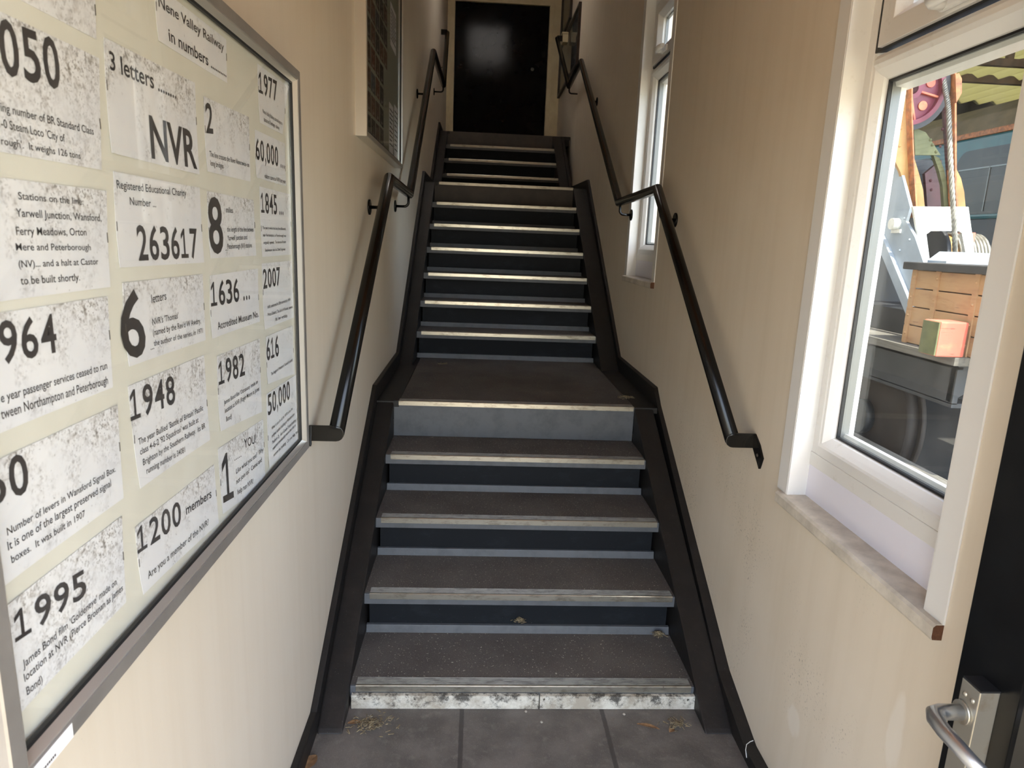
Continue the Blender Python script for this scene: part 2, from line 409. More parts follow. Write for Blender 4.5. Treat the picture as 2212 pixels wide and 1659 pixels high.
def landing(label, y0, y1, z, x0, x1, fasc):
    l = thing('stair_landing', label, 'landing', (.2, (y0 + y1) / 2, z), 'landings of the staircase')
    MB().box(SX0 + .028, SX1 - .002, y0 + .008, y1, z - .012, z).build('deck', M_tread, l)
    MB().box(x0, SX0 + .026, y0 + .0, y1, z - .03, z - .001).build('side_board', M_string, l, bevel=.002)
    MB().box(SX1, x1, y0 + .0, y1, z - .03, z - .001).build('side_board', M_string, l, bevel=.002)
    MB().box(SX0 + .0, SX1, y0 + .002, y0 + .016, z - fasc, z - .0005).build('fascia', M_grey if z < 1 else M_fasc, l, bevel=.002)
    if y0 < 7.5: nosing(l, y0, z)
    MB().box(x0 + .01, x1 - .01, y0 + .03, y1 - .02, z - .10, z - .031).build('joists', M_string, l)
    return l
M_fasc = simple('brown_black_fascia_paint', 0x3a322e, .55, 0, 0x2c2724, 10)
l1 = landing('first landing, four steps up, with a blue-grey fascia under its edge strip', Y1[4], 4.44, Z1[4], -.478, .91, .176)
MB().prism([(4.415, Z1[4] - .004), (4.422, Z1[4] + .030), (4.44, Z1[4] + .030), (4.44, Z1[4] - .01)], 'x', SX0 + .002, SX1 - .002).build('back_lip', M_grey, l1, bevel=.002)
f2 = thing('stair_flight', 'middle flight of black steps between the first and second landings', 'stairs', (.2, 4.4, Z1[4]), 'flights of the staircase')
MB().box(SX0 + .012, SX1 - .012, 4.442, 4.458, Z1[4] + .001, Z2[0] - .012).build('riser', M_riser, f2)
for i in range(6): step(f2, Y2[i], Z2[i], Y2[i + 1], i < 5)
for x0, x1 in ((-.478, SX0), (SX1, .91)):
    MB().prism([(4.135, Z1[4] + .0005), (4.135, N2(4.135) + .012), (5.940, N2(5.940) - .003), (5.940, 1.4), (4.65, .76), (4.46, .6)] if False else [(4.133, Z1[4]), (5.940, N2(5.940) - .003), (5.940, 1.75), (4.452, Z1[4])], 'x', x0, x1).build('stringer', M_string, f2, bevel=.005)
l2 = landing('second landing with a dark brown fascia below the upper flight', Y2[6], 7.19, Z2[6], -.478, .91, .176)
f3 = thing('stair_flight', 'narrow-looking top flight of dark steps below the black door', 'stairs', (.2, 7.1, Z2[6]), 'flights of the staircase')
MB().box(SX0 + .012, SX1 - .012, 7.194, 7.21, Z2[6] - .02, Z3[0] - .012).build('riser', M_riser, f3)
for i in range(3): step(f3, Y3[i], Z3[i], Y3[i + 1], i < 2)
for x0, x1 in ((-.478, SX0), (SX1, .888), (.893, .925)):
    MB().prism([(6.874, Z2[6]), (7.978, N3(7.978) - .003), (7.978, 2.5), (7.196, Z2[6])], 'x', x0, x1).build('stringer', M_string, f3, bevel=.005)
l3 = landing('top landing in front of the black door, seen only as a dark fascia', Y3[3], YB, Z3[3], -.478, 1.0, .176)

# ------------------------------------------------------------------ handrails
def bracket(h, wall, x, y, z, s):
    """rosette on the wall, cranked arm up to the underside of the rail"""
    c = MB().tube([(wall, y, z - .075), (wall + s * .007, y, z - .075), (wall + s * .009, y, z - .075)], [.034, .034, .028], 20).build('bracket', M_rail, h)
    a = [(wall + s * .008, y, z - .075), (x - s * .025, y, z - .075)]
    for i in range(1, 6):
        t = i / 5 * math.pi / 2
        a.append((x - s * .025 + s * .025 * math.sin(t), y, z - .075 + .025 * (1 - math.cos(t))))
    a.append((x, y, z - .018))
    MB().tube(a, .0075, 10).build('bracket_arm', M_rail, c)
def handrail(name, label, pts, wall, brs, s):
    h = thing(name, label, 'handrail', pts[0], 'handrails beside the stairs')
    MB().tube(pts, .0245, 20).build('rail', M_rail, h)
    for (x, y, z) in brs: bracket(h, wall, x, y, z, s)
    return h
PL = [(-.42, 1.985, .982), (-.42, 3.205, 1.832), (-.42, 4.12, 1.819), (-.415, 5.86, 3.035), (-.405, 7.22, 3.07), (-.43, 8.22, 3.83)]
def lerp(a, b, t): return tuple(a[i] + (b[i] - a[i]) * t for i in range(3))
hl = handrail('handrail', 'black tubular handrail on the left wall, running up past the framed photographs', PL, XL,
              [lerp(PL[0], PL[1], .93), lerp(PL[1], PL[2], .93), lerp(PL[2], PL[3], .72), lerp(PL[3], PL[4], .96)], 1)
def end_plate(h, x, y, z, wall, s, tab=1.0):
    """flat bar closing the rail end, cranked back along the wall"""
    b = MB()
    o = []
    for i in range(9):
        t = math.pi * (.5 + i / 8); o.append((x - s * .0 + s * -math.cos(t) * .0245, z + math.sin(t) * .0245))
    o = [(wall, z + .0245)] + [(q[0], q[1]) for q in o] + [(wall, z - .0245)]
    b.prism(o, 'y', y - .008, y)
    e = b.build('end_bar', M_rail, h, bevel=.0015)
    b = MB().prism([(y - .008, z + .0245), (y - .008, z - .0245 - .01 * (tab < 1)), (y - .07 * tab, z - .075 * tab - .02 * (tab < 1)), (y - .085 * tab, z - .035), (y - .05 * tab, z + .0)], 'x', min(wall, wall + s * .008), max(wall, wall + s * .008))
    b.build('wall_tab', M_rail, e, bevel=.001)
    if tab == 1: MB().dome((wall + s * .008, y - .05, z - .035), (s, 0, 0), .006, .003).build('screw', M_staple, e)
end_plate(hl, PL[0][0], PL[0][1] - .002, PL[0][2] + .0, XL, 1, .25)
MB().box(XL, -.43, 8.205, 8.225, 3.805, 3.86).build('end_bar', M_rail, hl, bevel=.003)
PR = [(.855, 2.085, .962), (.855, 3.332, 1.848), (.855, 4.243, 1.832), (.86, 6.40, 3.158), (.855, 7.177, 3.112), (.855, 8.62, 3.945)]
hr = handrail('handrail', 'black tubular handrail on the right wall, crossing in front of the small window', PR, XR,
              [lerp(PR[0], PR[1], .92), lerp(PR[1], PR[2], .95), lerp(PR[2], PR[3], .72)], -1)
bracket(hr, XS, *lerp(PR[3], PR[4], .96), -1)
end_plate(hr, PR[0][0], PR[0][1] - .002, PR[0][2], XR, -1)
MB().box(.855, .915, 8.60, 8.63, 3.915, 3.975).build('end_bar', M_rail, hr, bevel=.003)
tag(MB().box(.9155, .979, 8.56, 8.70, 3.895, 3.985).box(.905, .979, 8.55, 8.71, 3.985, 4.005).build('packing_block', M_cream, bevel=.002), 'cream painted wooden block carrying the top end of the right handrail', 'block')

# ------------------------------------------------------------------ windows in the right wall
FX = .985
w = empty('window_1', (XR, 1.5, WZ0)); w['kind'] = 'structure'
FR = (1.17, WY1, .975, WZ1)
fr = MB().ring('x', FR, [(0, FX + .09), (0, FX), (.032, FX), (.035, FX + .003), (.042, FX + .004), (.056, FX + .022), (.057, FX + .030), (.057, FX + .064), (.062, FX + .066), (.064, FX + .080), (.040, FX + .09)])
fr.build('frame', M_upvc, w, bevel=.001)
MB().box(FX - .004, FX + .09, 1.17, WY1, .975, 1.014).build('cill_section', M_upvc, w, bevel=.002)
tz0, tz1 = 2.012, 2.070
MB().prism([(FX + .036, tz0), (FX + .030, tz0 + .002), (FX + .002, tz0 + .022), (FX - .006, tz0 + .032), (FX - .006, tz1 - .014), (FX, tz1 - .004), (FX + .008, tz1), (FX + .09, tz1), (FX + .09, tz0 - .02), (FX + .052, tz0 - .016), (FX + .046, tz0)], 'y', 1.17 + .03, WY1 - .050).build('transom', M_upvc, w, bevel=.001)
# opening top light
SR = (1.252, WY1 - .066, tz1 + .012, WZ1 - .06)
sa = MB().ring('x', SR, [(0, FX + .05), (0, FX - .012), (.052, FX - .012), (.056, FX - .008), (.078, FX + .016), (.080, FX + .05)]).build('sash', M_upvc, w, bevel=.0015)
MB().ring('x', (SR[0] - .02, SR[1] + .027, SR[2] - .006, SR[3] + .006), [(0, FX + .02), (0, FX - .001), (.035, FX - .001), (.035, FX + .02)]).build('sash_seal', M_gasket, sa)
MB().box(FX + .024, FX + .028, SR[0] + .075, SR[1] - .075, SR[2] + .075, SR[3] - .075).build('glass_pane', M_glass, sa)
MB().ring('x', (SR[0] + .079, SR[1] - .079, SR[2] + .079, SR[3] - .079), [(0, FX + .044), (0, FX + .03), (.008, FX + .03), (.008, FX + .044)]).build('spacer_bar', M_spacer, sa)
hy = 1.50
hb = MB().box(FX - .026, FX - .012, hy - .075, hy + .016, SR[2] + .006, SR[2] + .038).build('handle_base', M_trimw, w, bevel=.006)
MB().tube([(FX - .022, hy, SR[2] + .022), (FX - .046, hy, SR[2] + .022), (FX - .056, hy - .012, SR[2] + .022), (FX - .058, hy - .05, SR[2] + .021), (FX - .052, hy - .115, SR[2] + .018)], [.015, .015, .015, .014, .011], 12).build('handle_lever', M_trimw, hb)
# fixed lower light
GR = (FR[0] + .055, FR[1] - .055, 1.066, tz0)
bd = MB().prism([(FX + .09, 1.014), (FX - .002, 1.014), (FX - .002, 1.040), (FX + .002, 1.046), (FX + .012, 1.056), (FX + .024, 1.067), (FX + .034, 1.069), (FX + .05, 1.069), (FX + .055, 1.085), (FX + .09, 1.075)], 'y', 1.17 + .03, WY1 - .034)
bd.build('bottom_rail', M_upvc, w, bevel=.001)
MB().ring('x', (GR[0] + .003, GR[1] - .003, GR[2] + .004, GR[3]), [(0, FX + .042), (0, FX + .034), (.005, FX + .034), (.005, FX + .042)]).build('gasket', M_gasket, w)
MB().box(FX + .038, FX + .042, GR[0], GR[1], GR[2], GR[3] + .004).build('glass_pane', M_glass, w)
MB().ring('x', (GR[0] + .003, GR[1] - .003, GR[2] + .003, GR[3]), [(0, FX + .066), (0, FX + .043), (.006, FX + .043), (.006, FX + .066)]).build('spacer_bar', M_spacer, w)
MB().box(FX - .002, FX + .06, 1.17, WY1, WZ0, .975).build('infill_panel', M_panel, w)
# lining of the reveal, face trims and sill
MB().box(XR - .003, FX, WY1 - .004, WY1 + .0, WZ0, WZ1).build('reveal_lining', M_upvc, w)
MB().box(XR - .003, FX, WY0, WY0 + .004, WZ0, WZ1).build('reveal_lining', M_upvc, w)
MB().box(XR - .003, FX, WY0, WY1, WZ1 - .004, WZ1).build('reveal_lining', M_upvc, w)
for y0, y1 in ((WY1, WY1 + .06), (WY0 - .057, WY0)):
    MB().box(XR - .004, XR, y0, y1, WZ0, WZ1 + .06).build('face_trim', M_trimw, w, bevel=.001)
MB().box(XR - .004, XR, WY0, WY1, WZ1, WZ1 + .06).build('face_trim', M_trimw, w, bevel=.001)
si = MB().prism([(XR - .020, .843), (XR - .022, .848), (XR - .022, .871), (XR - .016, .877), (FX, .878), (FX, .866), (XR + .0, .866), (XR, .842)], 'y', WY0 - .054, WY1 + .03).build('sill', M_sill, w)
MB().prism([(XR - .019, .844), (XR - .021, .849), (XR - .021, .870), (XR - .016, .8755), (XR, .8755), (XR, .843)], 'y', WY0 - .0548, WY0 - .054).build('end_grain', M_endg, si)
w2 = copy_tree(w); w2.name = 'window_2'; w2.location = Vector(w.location) + Vector(D2)
w3 = empty('added_roof_light', (.05, 6.9, CZ(6.3))); w3['kind'] = 'structure'  # roof light put in out of view to light the upper stair
b = MB()
for x0, x1, y0, y1 in ((LX0, LX0 + .04, LY0, LY1), (LX1 - .04, LX1, LY0, LY1), (LX0 + .04, LX1 - .04, LY0, LY0 + .04), (LX0 + .04, LX1 - .04, LY1 - .04, LY1)):
    b.prism([(y0, CZ(y0)), (y1, CZ(y1)), (y1, CZ(y1) + .26), (y0, CZ(y0) + .26)], 'x', x0, x1)
b.build('frame', M_upvc, w3)
MB().prism([(LY0 + .03, CZ(LY0 + .03) + .18), (LY1 - .03, CZ(LY1 - .03) + .18), (LY1 - .03, CZ(LY1 - .03) + .19), (LY0 + .03, CZ(LY0 + .03) + .19)], 'x', LX0 + .03, LX1 - .03).build('added_frosted_pane', M_frost, w3)

# ------------------------------------------------------------------ doors
d1 = empty('door_1', ((DX0 + DX1) / 2, YB, 2.748)); d1['kind'] = 'structure'
MB().box(DX0 + .004, DX1 - .004, YB + .012, YB + .055, 2.752, DZ1 - .004).build('door_leaf', M_black, d1, bevel=.002)
b = MB()
for x0, x1, z0, z1 in ((DX0 - .05, DX0, 2.748, DZ1 + .05), (DX1, DX1 + .055, 2.748, DZ1 + .05), (DX0, DX1, DZ1, DZ1 + .05)): b.box(x0, x1, YB - .012, YB + .004, z0, z1)
b.build('architrave', M_cream, d1, bevel=.002)
MB().box(DX0 + .006, DX0 + .05, YB + .006, YB + .012, 4.22, 4.33).build('hinge', M_black, d1, bevel=.001)
MB().dome((.64, YB + .012, 3.82), (0, -1, 0), .022, .03, 16).build('door_knob', M_staple, d1)
MB().box(.72, .79, YB + .006, YB + .012, 3.74, 3.84).build('lock_plate', M_black, d1, bevel=.002)
LX = .83
d2 = empty('door_2', (LX + .02, .5, 0)); d2['kind'] = 'structure'
LY = .966
b = MB().box(LX + .010, LX + .044, .1, LY, .012, 2.05)
b.box(LX, LX + .010, LY - .125, LY, .012, 2.05).box(LX, LX + .010, .1, .2, .012, 2.05)
b.build('door_leaf', M_doorR, d2, bevel=.002)
md = MB().prism([(LX, LY - .125), (LX - .004, LY - .129), (LX - .004, LY - .137), (LX + .010, LY - .15), (LX + .010, LY - .125)], 'z', .10, 1.98).build('panel_moulding', M_doorR, d2)
p0, p1 = at_x(2080, 1459, .797), at_x(2117, 1502, .797)
py1, py0, pz = p0.y, p1.y, (p0.z + p1.z) / 2
lp = MB().box(.797, LX, py0, py1, pz - .24, pz).build('lock_case', M_plate, d2, bevel=.0015)
cb = MB().box(.798, LX, py0, py1, pz, pz + .003).build('case_cap', M_gasket, lp)
for t in (.3, .72):
    MB().dome((.797, py0 + (py1 - py0) * t, pz - .022), (-1, 0, 0), .0045, .0025, 12).build('screw', M_plate, lp)
q = at_x(2068, 1562, .77)
sy, sz = (py0 + py1) / 2 + .006, q.z
lv = MB().tube([(.797, sy, sz), (.760, sy, sz), (.748, sy - .004, sz), (.741, sy - .016, sz - .001), (.738, sy - .04, sz - .002), (.738, sy - .13, sz - .004)], [.0125, .0125, .0125, .0125, .012, .0105], 18).build('lever_handle', M_hand, d2)
MB().cyl((.797, sy, sz), (.793, sy, sz), .019, 24).build('rose', M_plate, lv)
# ------------------------------------------------------------------ the glazed notice board and its sheets
BX = -.462
nb = thing('notice_board', 'large glazed notice board in a dull metal frame, full of number sheets', 'notice board', (XL, 1.16, 1.013))
MB().ring('x', (.578, 1.741, 1.013, 1.953), [(0, XL), (0, -.442), (.002, -.440), (.0215, -.440), (.0225, -.4415), (.0225, XL)]).build('frame', M_alu, nb)
ir = MB().ring('x', (.6005, 1.7185, 1.0355, 1.9305), [(0, -.4415), (.002, -.4415), (.0085, -.4515), (.0085, -.459), (0, -.459)]).build('inner_bead', M_alub, nb)
MB().ring('x', (.6085, 1.7105, 1.0435, 1.9225), [(0, -.451), (.004, -.4525), (.004, -.4585), (0, -.4585)]).build('gasket', M_gasket, ir)
MB().box(XL, BX - .0006, .601, 1.718, 1.036, 1.930).build('backing', M_back, nb)
MB().box(-.4565, -.4545, .6, 1.7195, 1.0345, 1.9315).build('glass_pane', M_cglass, nb)
st = MB().box(-.440, -.4396, .585, .672, 1.0145, 1.0325).build('sticker', M_pap[0], nb)
st['label'] = 'torn white sticker with a small dark mark'
k = MB().box(-.4396, -.4394, .598, .603, 1.017, 1.022)
for i in range(11): k.box(-.4396, -.4394, .606 + i * .0032, .6082 + i * .0032, 1.0178, 1.0206)
k.build('printed_mark', M_ink, st)
SHEETS = {
 's1b': ([(0.626, 1.773), (0.888, 1.773), (0.872, 1.643), (0.624, 1.643)],
   [('73050', 0.645, 1.7143, 0.805, 1.721, 0.0487), ('ing number of BR Standard Class', 0.703, 1.681, 0.861, 1.682, 0.008), ("-0 Steam Loco 'City of", 0.701, 1.666, 0.802, 1.666, 0.008), ("rough'.  It weighs 126 tons", 0.698, 1.65, 0.829, 1.651, 0.007)]),
 's1c': ([(0.626, 1.619), (0.878, 1.619), (0.868, 1.502), (0.624, 1.502)],
   [('Stations on the line:', 0.714, 1.6, 0.826, 1.6, 0.007), ('Yarwell Junction, Wansford,', 0.708, 1.583, 0.861, 1.582, 0.008), ('Ferry Meadows, Orton', 0.705, 1.565, 0.827, 1.565, 0.008), ('Mere and Peterborough', 0.702, 1.55, 0.833, 1.548, 0.007), ('(NV)... and a halt at Castor', 0.703, 1.533, 0.846, 1.531, 0.007), ('to be built shortly.', 0.703, 1.516, 0.805, 1.514, 0.008)]),
 's1d': ([(0.626, 1.491), (0.861, 1.491), (0.855, 1.376), (0.624, 1.376)],
   [('1964', 0.631, 1.4427, 0.751, 1.44, 0.0403), ('e year passenger services ceased to run', 0.655, 1.405, 0.845, 1.402, 0.009), ('tween Northampton and Peterborough', 0.652, 1.389, 0.844, 1.383, 0.01)]),
 's1e': ([(0.626, 1.351), (0.861, 1.351), (0.857, 1.225), (0.624, 1.225)],
   [('60', 0.619, 1.311, 0.681, 1.304, 0.041), ('Number of levers in Wansford Signal Box.', 0.641, 1.272, 0.843, 1.267, 0.008), ('It is one of the largest preserved signal', 0.639, 1.257, 0.83, 1.252, 0.009), ('boxes.  It was built in 1907', 0.641, 1.242, 0.77, 1.237, 0.008)]),
 's1f': ([(0.626, 1.203), (0.848, 1.203), (0.841, 1.082), (0.624, 1.082)],
   [('1995', 0.633, 1.158, 0.758, 1.141, 0.033), ("James Bond film 'Goldeneye' made on", 0.639, 1.124, 0.822, 1.119, 0.009), ('location at NVR (Pierce Brosnan as James', 0.638, 1.109, 0.835, 1.103, 0.009), ('Bond)', 0.638, 1.093, 0.664, 1.09, 0.009)]),
 's2a': ([(1.047, 1.909), (1.318, 1.909), (1.312, 1.835), (1.047, 1.835)],
   [('Nene Valley Railway', 1.056, 1.882, 1.303, 1.885, 0.014), ('in numbers ..........', 1.082, 1.844, 1.308, 1.844, 0.017)]),
 's2b': ([(0.901, 1.8), (1.168, 1.805), (1.164, 1.664), (0.895, 1.666)],
   [('3 letters ........', 0.91, 1.766, 1.095, 1.767, 0.021), ('NVR', 1.003, 1.673, 1.156, 1.673, 0.054)]),
 's2c': ([(0.898, 1.644), (1.163, 1.643), (1.164, 1.522), (0.892, 1.525)],
   [('Registered Educational Charity', 0.903, 1.624, 1.109, 1.626, 0.01), ('Number ...', 0.933, 1.605, 1.006, 1.605, 0.01), ('263617', 0.944, 1.533, 1.141, 1.531, 0.045)]),
 's2d': ([(0.897, 1.505), (1.156, 1.503), (1.153, 1.392), (0.894, 1.395)],
   [('6', 0.883, 1.41, 0.947, 1.403, 0.086), ('letters', 0.972, 1.472, 1.018, 1.473, 0.012), ("NVR's 'Thomas'", 0.97, 1.441, 1.054, 1.441, 0.009), ("(named by the Rev'd W Awdry,", 0.969, 1.426, 1.136, 1.423, 0.009), ('the author of the series, in 1971', 0.969, 1.411, 1.142, 1.406, 0.008), ('...', 0.958, 1.407, 0.969, 1.407, 0.009)]),
 's2e': ([(0.89, 1.369), (1.142, 1.368), (1.145, 1.217), (0.898, 1.222)],
   [('1948', 0.89, 1.321, 1.025, 1.314, 0.042), ("The year Bullied 'Battle of Britain' Pacific", 0.905, 1.283, 1.124, 1.276, 0.009), ("class 4-6-2 '92 Squadron' was built at", 0.907, 1.268, 1.103, 1.261, 0.009), ('Brighton by the Southern Railway.  Its BR', 0.912, 1.251, 1.128, 1.244, 0.009), ('running number is 34081', 0.919, 1.236, 1.046, 1.227, 0.009)]),
 's2f': ([(0.878, 1.173), (1.158, 1.167), (1.164, 1.052), (0.881, 1.07)],
   [('1200', 0.879, 1.133, 1.017, 1.118, 0.038), ('members', 1.035, 1.124, 1.138, 1.113, 0.016), ('Are you a member of the NVR?', 0.899, 1.084, 1.119, 1.07, 0.011)]),
 's3a': ([(1.199, 1.791), (1.423, 1.796), (1.418, 1.673), (1.197, 1.672)],
   [('2', 1.203, 1.735, 1.234, 1.738, 0.046), ('The line crosses the River Nene twice- on', 1.211, 1.698, 1.412, 1.7, 0.009), ('long bridges', 1.212, 1.683, 1.273, 1.684, 0.009)]),
 's3b': ([(1.193, 1.64), (1.431, 1.638), (1.434, 1.527), (1.189, 1.528)],
   [('8', 1.19, 1.538, 1.255, 1.538, 0.091), ('miles', 1.275, 1.608, 1.31, 1.608, 0.01), ('the length of the line betwen', 1.276, 1.574, 1.421, 1.575, 0.009), ('Yarwell Junction and', 1.276, 1.558, 1.382, 1.56, 0.009), ('Peterborough (NV) stations', 1.274, 1.543, 1.408, 1.544, 0.009), ('...', 1.262, 1.54, 1.273, 1.54, 0.008)]),
 's3c': ([(1.185, 1.499), (1.439, 1.5), (1.438, 1.389), (1.175, 1.391)],
   [('1636 ...', 1.183, 1.446, 1.383, 1.442, 0.042), ('Accredited Museum No.', 1.204, 1.403, 1.43, 1.4, 0.013)]),
 's3d': ([(1.196, 1.356), (1.433, 1.353), (1.429, 1.193), (1.19, 1.219)],
   [('1982', 1.198, 1.303, 1.335, 1.295, 0.043), ("James Bond film 'Octopussy' made on", 1.217, 1.262, 1.41, 1.261, 0.008), ('location at NVR (Roger Moore as James', 1.218, 1.246, 1.417, 1.244, 0.009), ('Bond)', 1.221, 1.229, 1.251, 1.227, 0.009)]),
 's3e': ([(1.179, 1.189), (1.436, 1.175), (1.434, 1.026), (1.183, 1.062)],
   [('1', 1.188, 1.081, 1.242, 1.071, 0.094), ('.....', 1.255, 1.141, 1.293, 1.137, 0.011), ('YOU!', 1.312, 1.148, 1.383, 1.138, 0.018), ('Like what you see?  Why', 1.261, 1.112, 1.428, 1.104, 0.01), ('not join us?  Come and', 1.259, 1.091, 1.414, 1.085, 0.01), ('help run NVR!', 1.263, 1.068, 1.355, 1.057, 0.011)]),
 's4a': ([(1.488, 1.91), (1.725, 1.912), (1.655, 1.797), (1.488, 1.796)],
   [('1977', 1.492, 1.855, 1.619, 1.862, 0.041), ('Nene Valley Railway started up as a', 1.511, 1.819, 1.654, 1.817, 0.008), ("preserved 'heritage' railway", 1.516, 1.804, 1.629, 1.803, 0.008)]),
 's4b': ([(1.457, 1.778), (1.671, 1.779), (1.668, 1.683), (1.451, 1.684)],
   [('60,000 ...', 1.456, 1.721, 1.661, 1.722, 0.04), ('visitors came to NVR last year', 1.507, 1.688, 1.663, 1.688, 0.009)]),
 's4c': ([(1.472, 1.668), (1.71, 1.666), (1.694, 1.523), (1.47, 1.523)],
   [('1845 ...', 1.476, 1.615, 1.639, 1.616, 0.041), ('The year in which this line (from Blisworth,', 1.481, 1.581, 1.657, 1.581, 0.006), ('near Northampton, to Peterborough) was', 1.482, 1.566, 1.655, 1.565, 0.006), ('originally opened.  The famous Robert', 1.482, 1.55, 1.654, 1.551, 0.006), ('Stephenson was its Chief Engineer.', 1.49, 1.534, 1.649, 1.534, 0.006)]),
 's4d': ([(1.468, 1.509), (1.701, 1.508), (1.707, 1.367), (1.466, 1.368)],
   [('2007', 1.471, 1.456, 1.597, 1.456, 0.04), ('NVR celebrated its 30th anniversary. HRH', 1.494, 1.41, 1.677, 1.412, 0.007), ('Prince Edward, The Earl of Wessex, opened,', 1.492, 1.394, 1.697, 1.392, 0.007), ("this 'new' workshop.", 1.548, 1.377, 1.647, 1.375, 0.008)]),
 's4e': ([(1.474, 1.351), (1.692, 1.348), (1.692, 1.224), (1.474, 1.245)],
   [('616', 1.475, 1.298, 1.567, 1.294, 0.047), ('The length of Wansford Tunnel (in yards)', 1.499, 1.259, 1.68, 1.26, 0.007)]),
 's4f': ([(1.465, 1.224), (1.736, 1.219), (1.731, 1.044), (1.461, 1.054)],
   [('50,000', 1.47, 1.174, 1.647, 1.171, 0.045), ('What it cost (in £s) for NVR to buy the', 1.492, 1.134, 1.666, 1.137, 0.007), ('original station building at Wansford (on', 1.49, 1.116, 1.681, 1.118, 0.008), ('Platform 2).  As a Grade 2 listed building, it', 1.491, 1.1, 1.707, 1.099, 0.008), ('requires considerably more than this to', 1.491, 1.085, 1.689, 1.087, 0.008), ('restore the building.  Can you help, please?', 1.495, 1.068, 1.722, 1.064, 0.008)]),
 's1a': ([(0.626, 1.869), (0.895, 1.869), (0.885, 1.793), (0.624, 1.793)],
   []),
}

ROW = {'s1a': ('blotchy grey paper sheet at the top left, above the sheet numbered 73050', 2),
 's1b': ('blotchy white sheet printed with the number 73050 and engine details', 2),
 's1c': ('spotted white sheet listing the stations on the line', 1),
 's1d': ('white sheet printed with the year 1964', 1),
 's1e': ('white sheet printed with the number 60 and lines about levers', 1),
 's1f': ('stained white sheet printed with the year 1995 in the bottom left corner', 2),
 's2a': ('white title sheet under the top rail of the board, with two lines and dots', 0),
 's2b': ('white sheet reading 3 letters with three large capitals', 1),
 's2c': ('white sheet printed with the charity number 263617', 0),
 's2d': ('white sheet printed with one huge figure 6', 1),
 's2e': ('white sheet printed with the year 1948 above four lines', 1),
 's2f': ('white sheet reading 1200 members, near the bottom rail', 1),
 's3a': ('white sheet with a lone figure 2 about river crossings', 1),
 's3b': ('white sheet with a tall figure 8 and the word miles', 1),
 's3c': ('white sheet reading 1636 and an accredited museum number', 0),
 's3d': ('white sheet printed with the year 1982', 1),
 's3e': ('white sheet with a tall figure 1 and an invitation to join', 1),
 's4a': ('curling white sheet printed with the year 1977 in the top right corner', 0),
 's4b': ('white sheet printed with 60,000 and a visitors line', 0),
 's4c': ('white sheet printed with the year 1845', 0),
 's4d': ('white sheet printed with the year 2007', 0),
 's4e': ('white sheet printed with the number 616 and a tunnel length', 0),
 's4f': ('white sheet printed with 50,000 above five small lines, bottom right', 0)}
tmp = bpy.data.curves.new('lettering_source', 'FONT')
tob = bpy.data.objects.new('lettering_source', tmp); col.objects.link(tob)
def text_mesh(s, bold=0.0):
    tmp.body = s; tmp.offset = bold; tmp.resolution_u = 3; tmp.size = 1
    bpy.context.view_layer.update()
    me = bpy.data.meshes.new_from_object(tob.evaluated_get(bpy.context.evaluated_depsgraph_get()))
    vs = [v.co.copy() for v in me.vertices]; fs = [tuple(p.vertices) for p in me.polygons]
    bpy.data.meshes.remove(me); return vs, fs
CAPH = max(v.y for v in text_mesh('H')[0])
rnd = random.Random(4)
CELL = {',': .42, '.': .42, ' ': .42}
ONE = [(.0, 0), (.9, 0), (.9, .14), (.54, .14), (.54, 1.0), (.40, 1.0), (.06, .80), (.06, .64), (.36, .80), (.36, .14), (.0, .14)]
def figures(t, bold):
    vs, fs, x = [], [], 0
    for ch in t:
        w_ = CELL.get(ch, 1.0); b0 = len(vs)
        if ch == '1':
            vs += [Vector((x + .06 + p[0] * .86, p[1] * CAPH, 0)) for p in ONE]
            o = b0
            fs += [(o, o + 1, o + 2, o + 3, o + 9, o + 10), (o + 3, o + 4, o + 5, o + 8, o + 9), (o + 5, o + 6, o + 7, o + 8)]
        elif ch != ' ':
            v, f = text_mesh(ch, bold)
            a, c = min(q.x for q in v), max(q.x for q in v)
            ww = .84 if w_ == 1 else min(.2, w_)
            vs += [Vector((x + (w_ - ww) / 2 + ww * (q.x - a) / (c - a), q.y, 0)) for q in v]; fs += [tuple(b0 + i for i in p) for p in f]
        x += w_
    return vs, fs
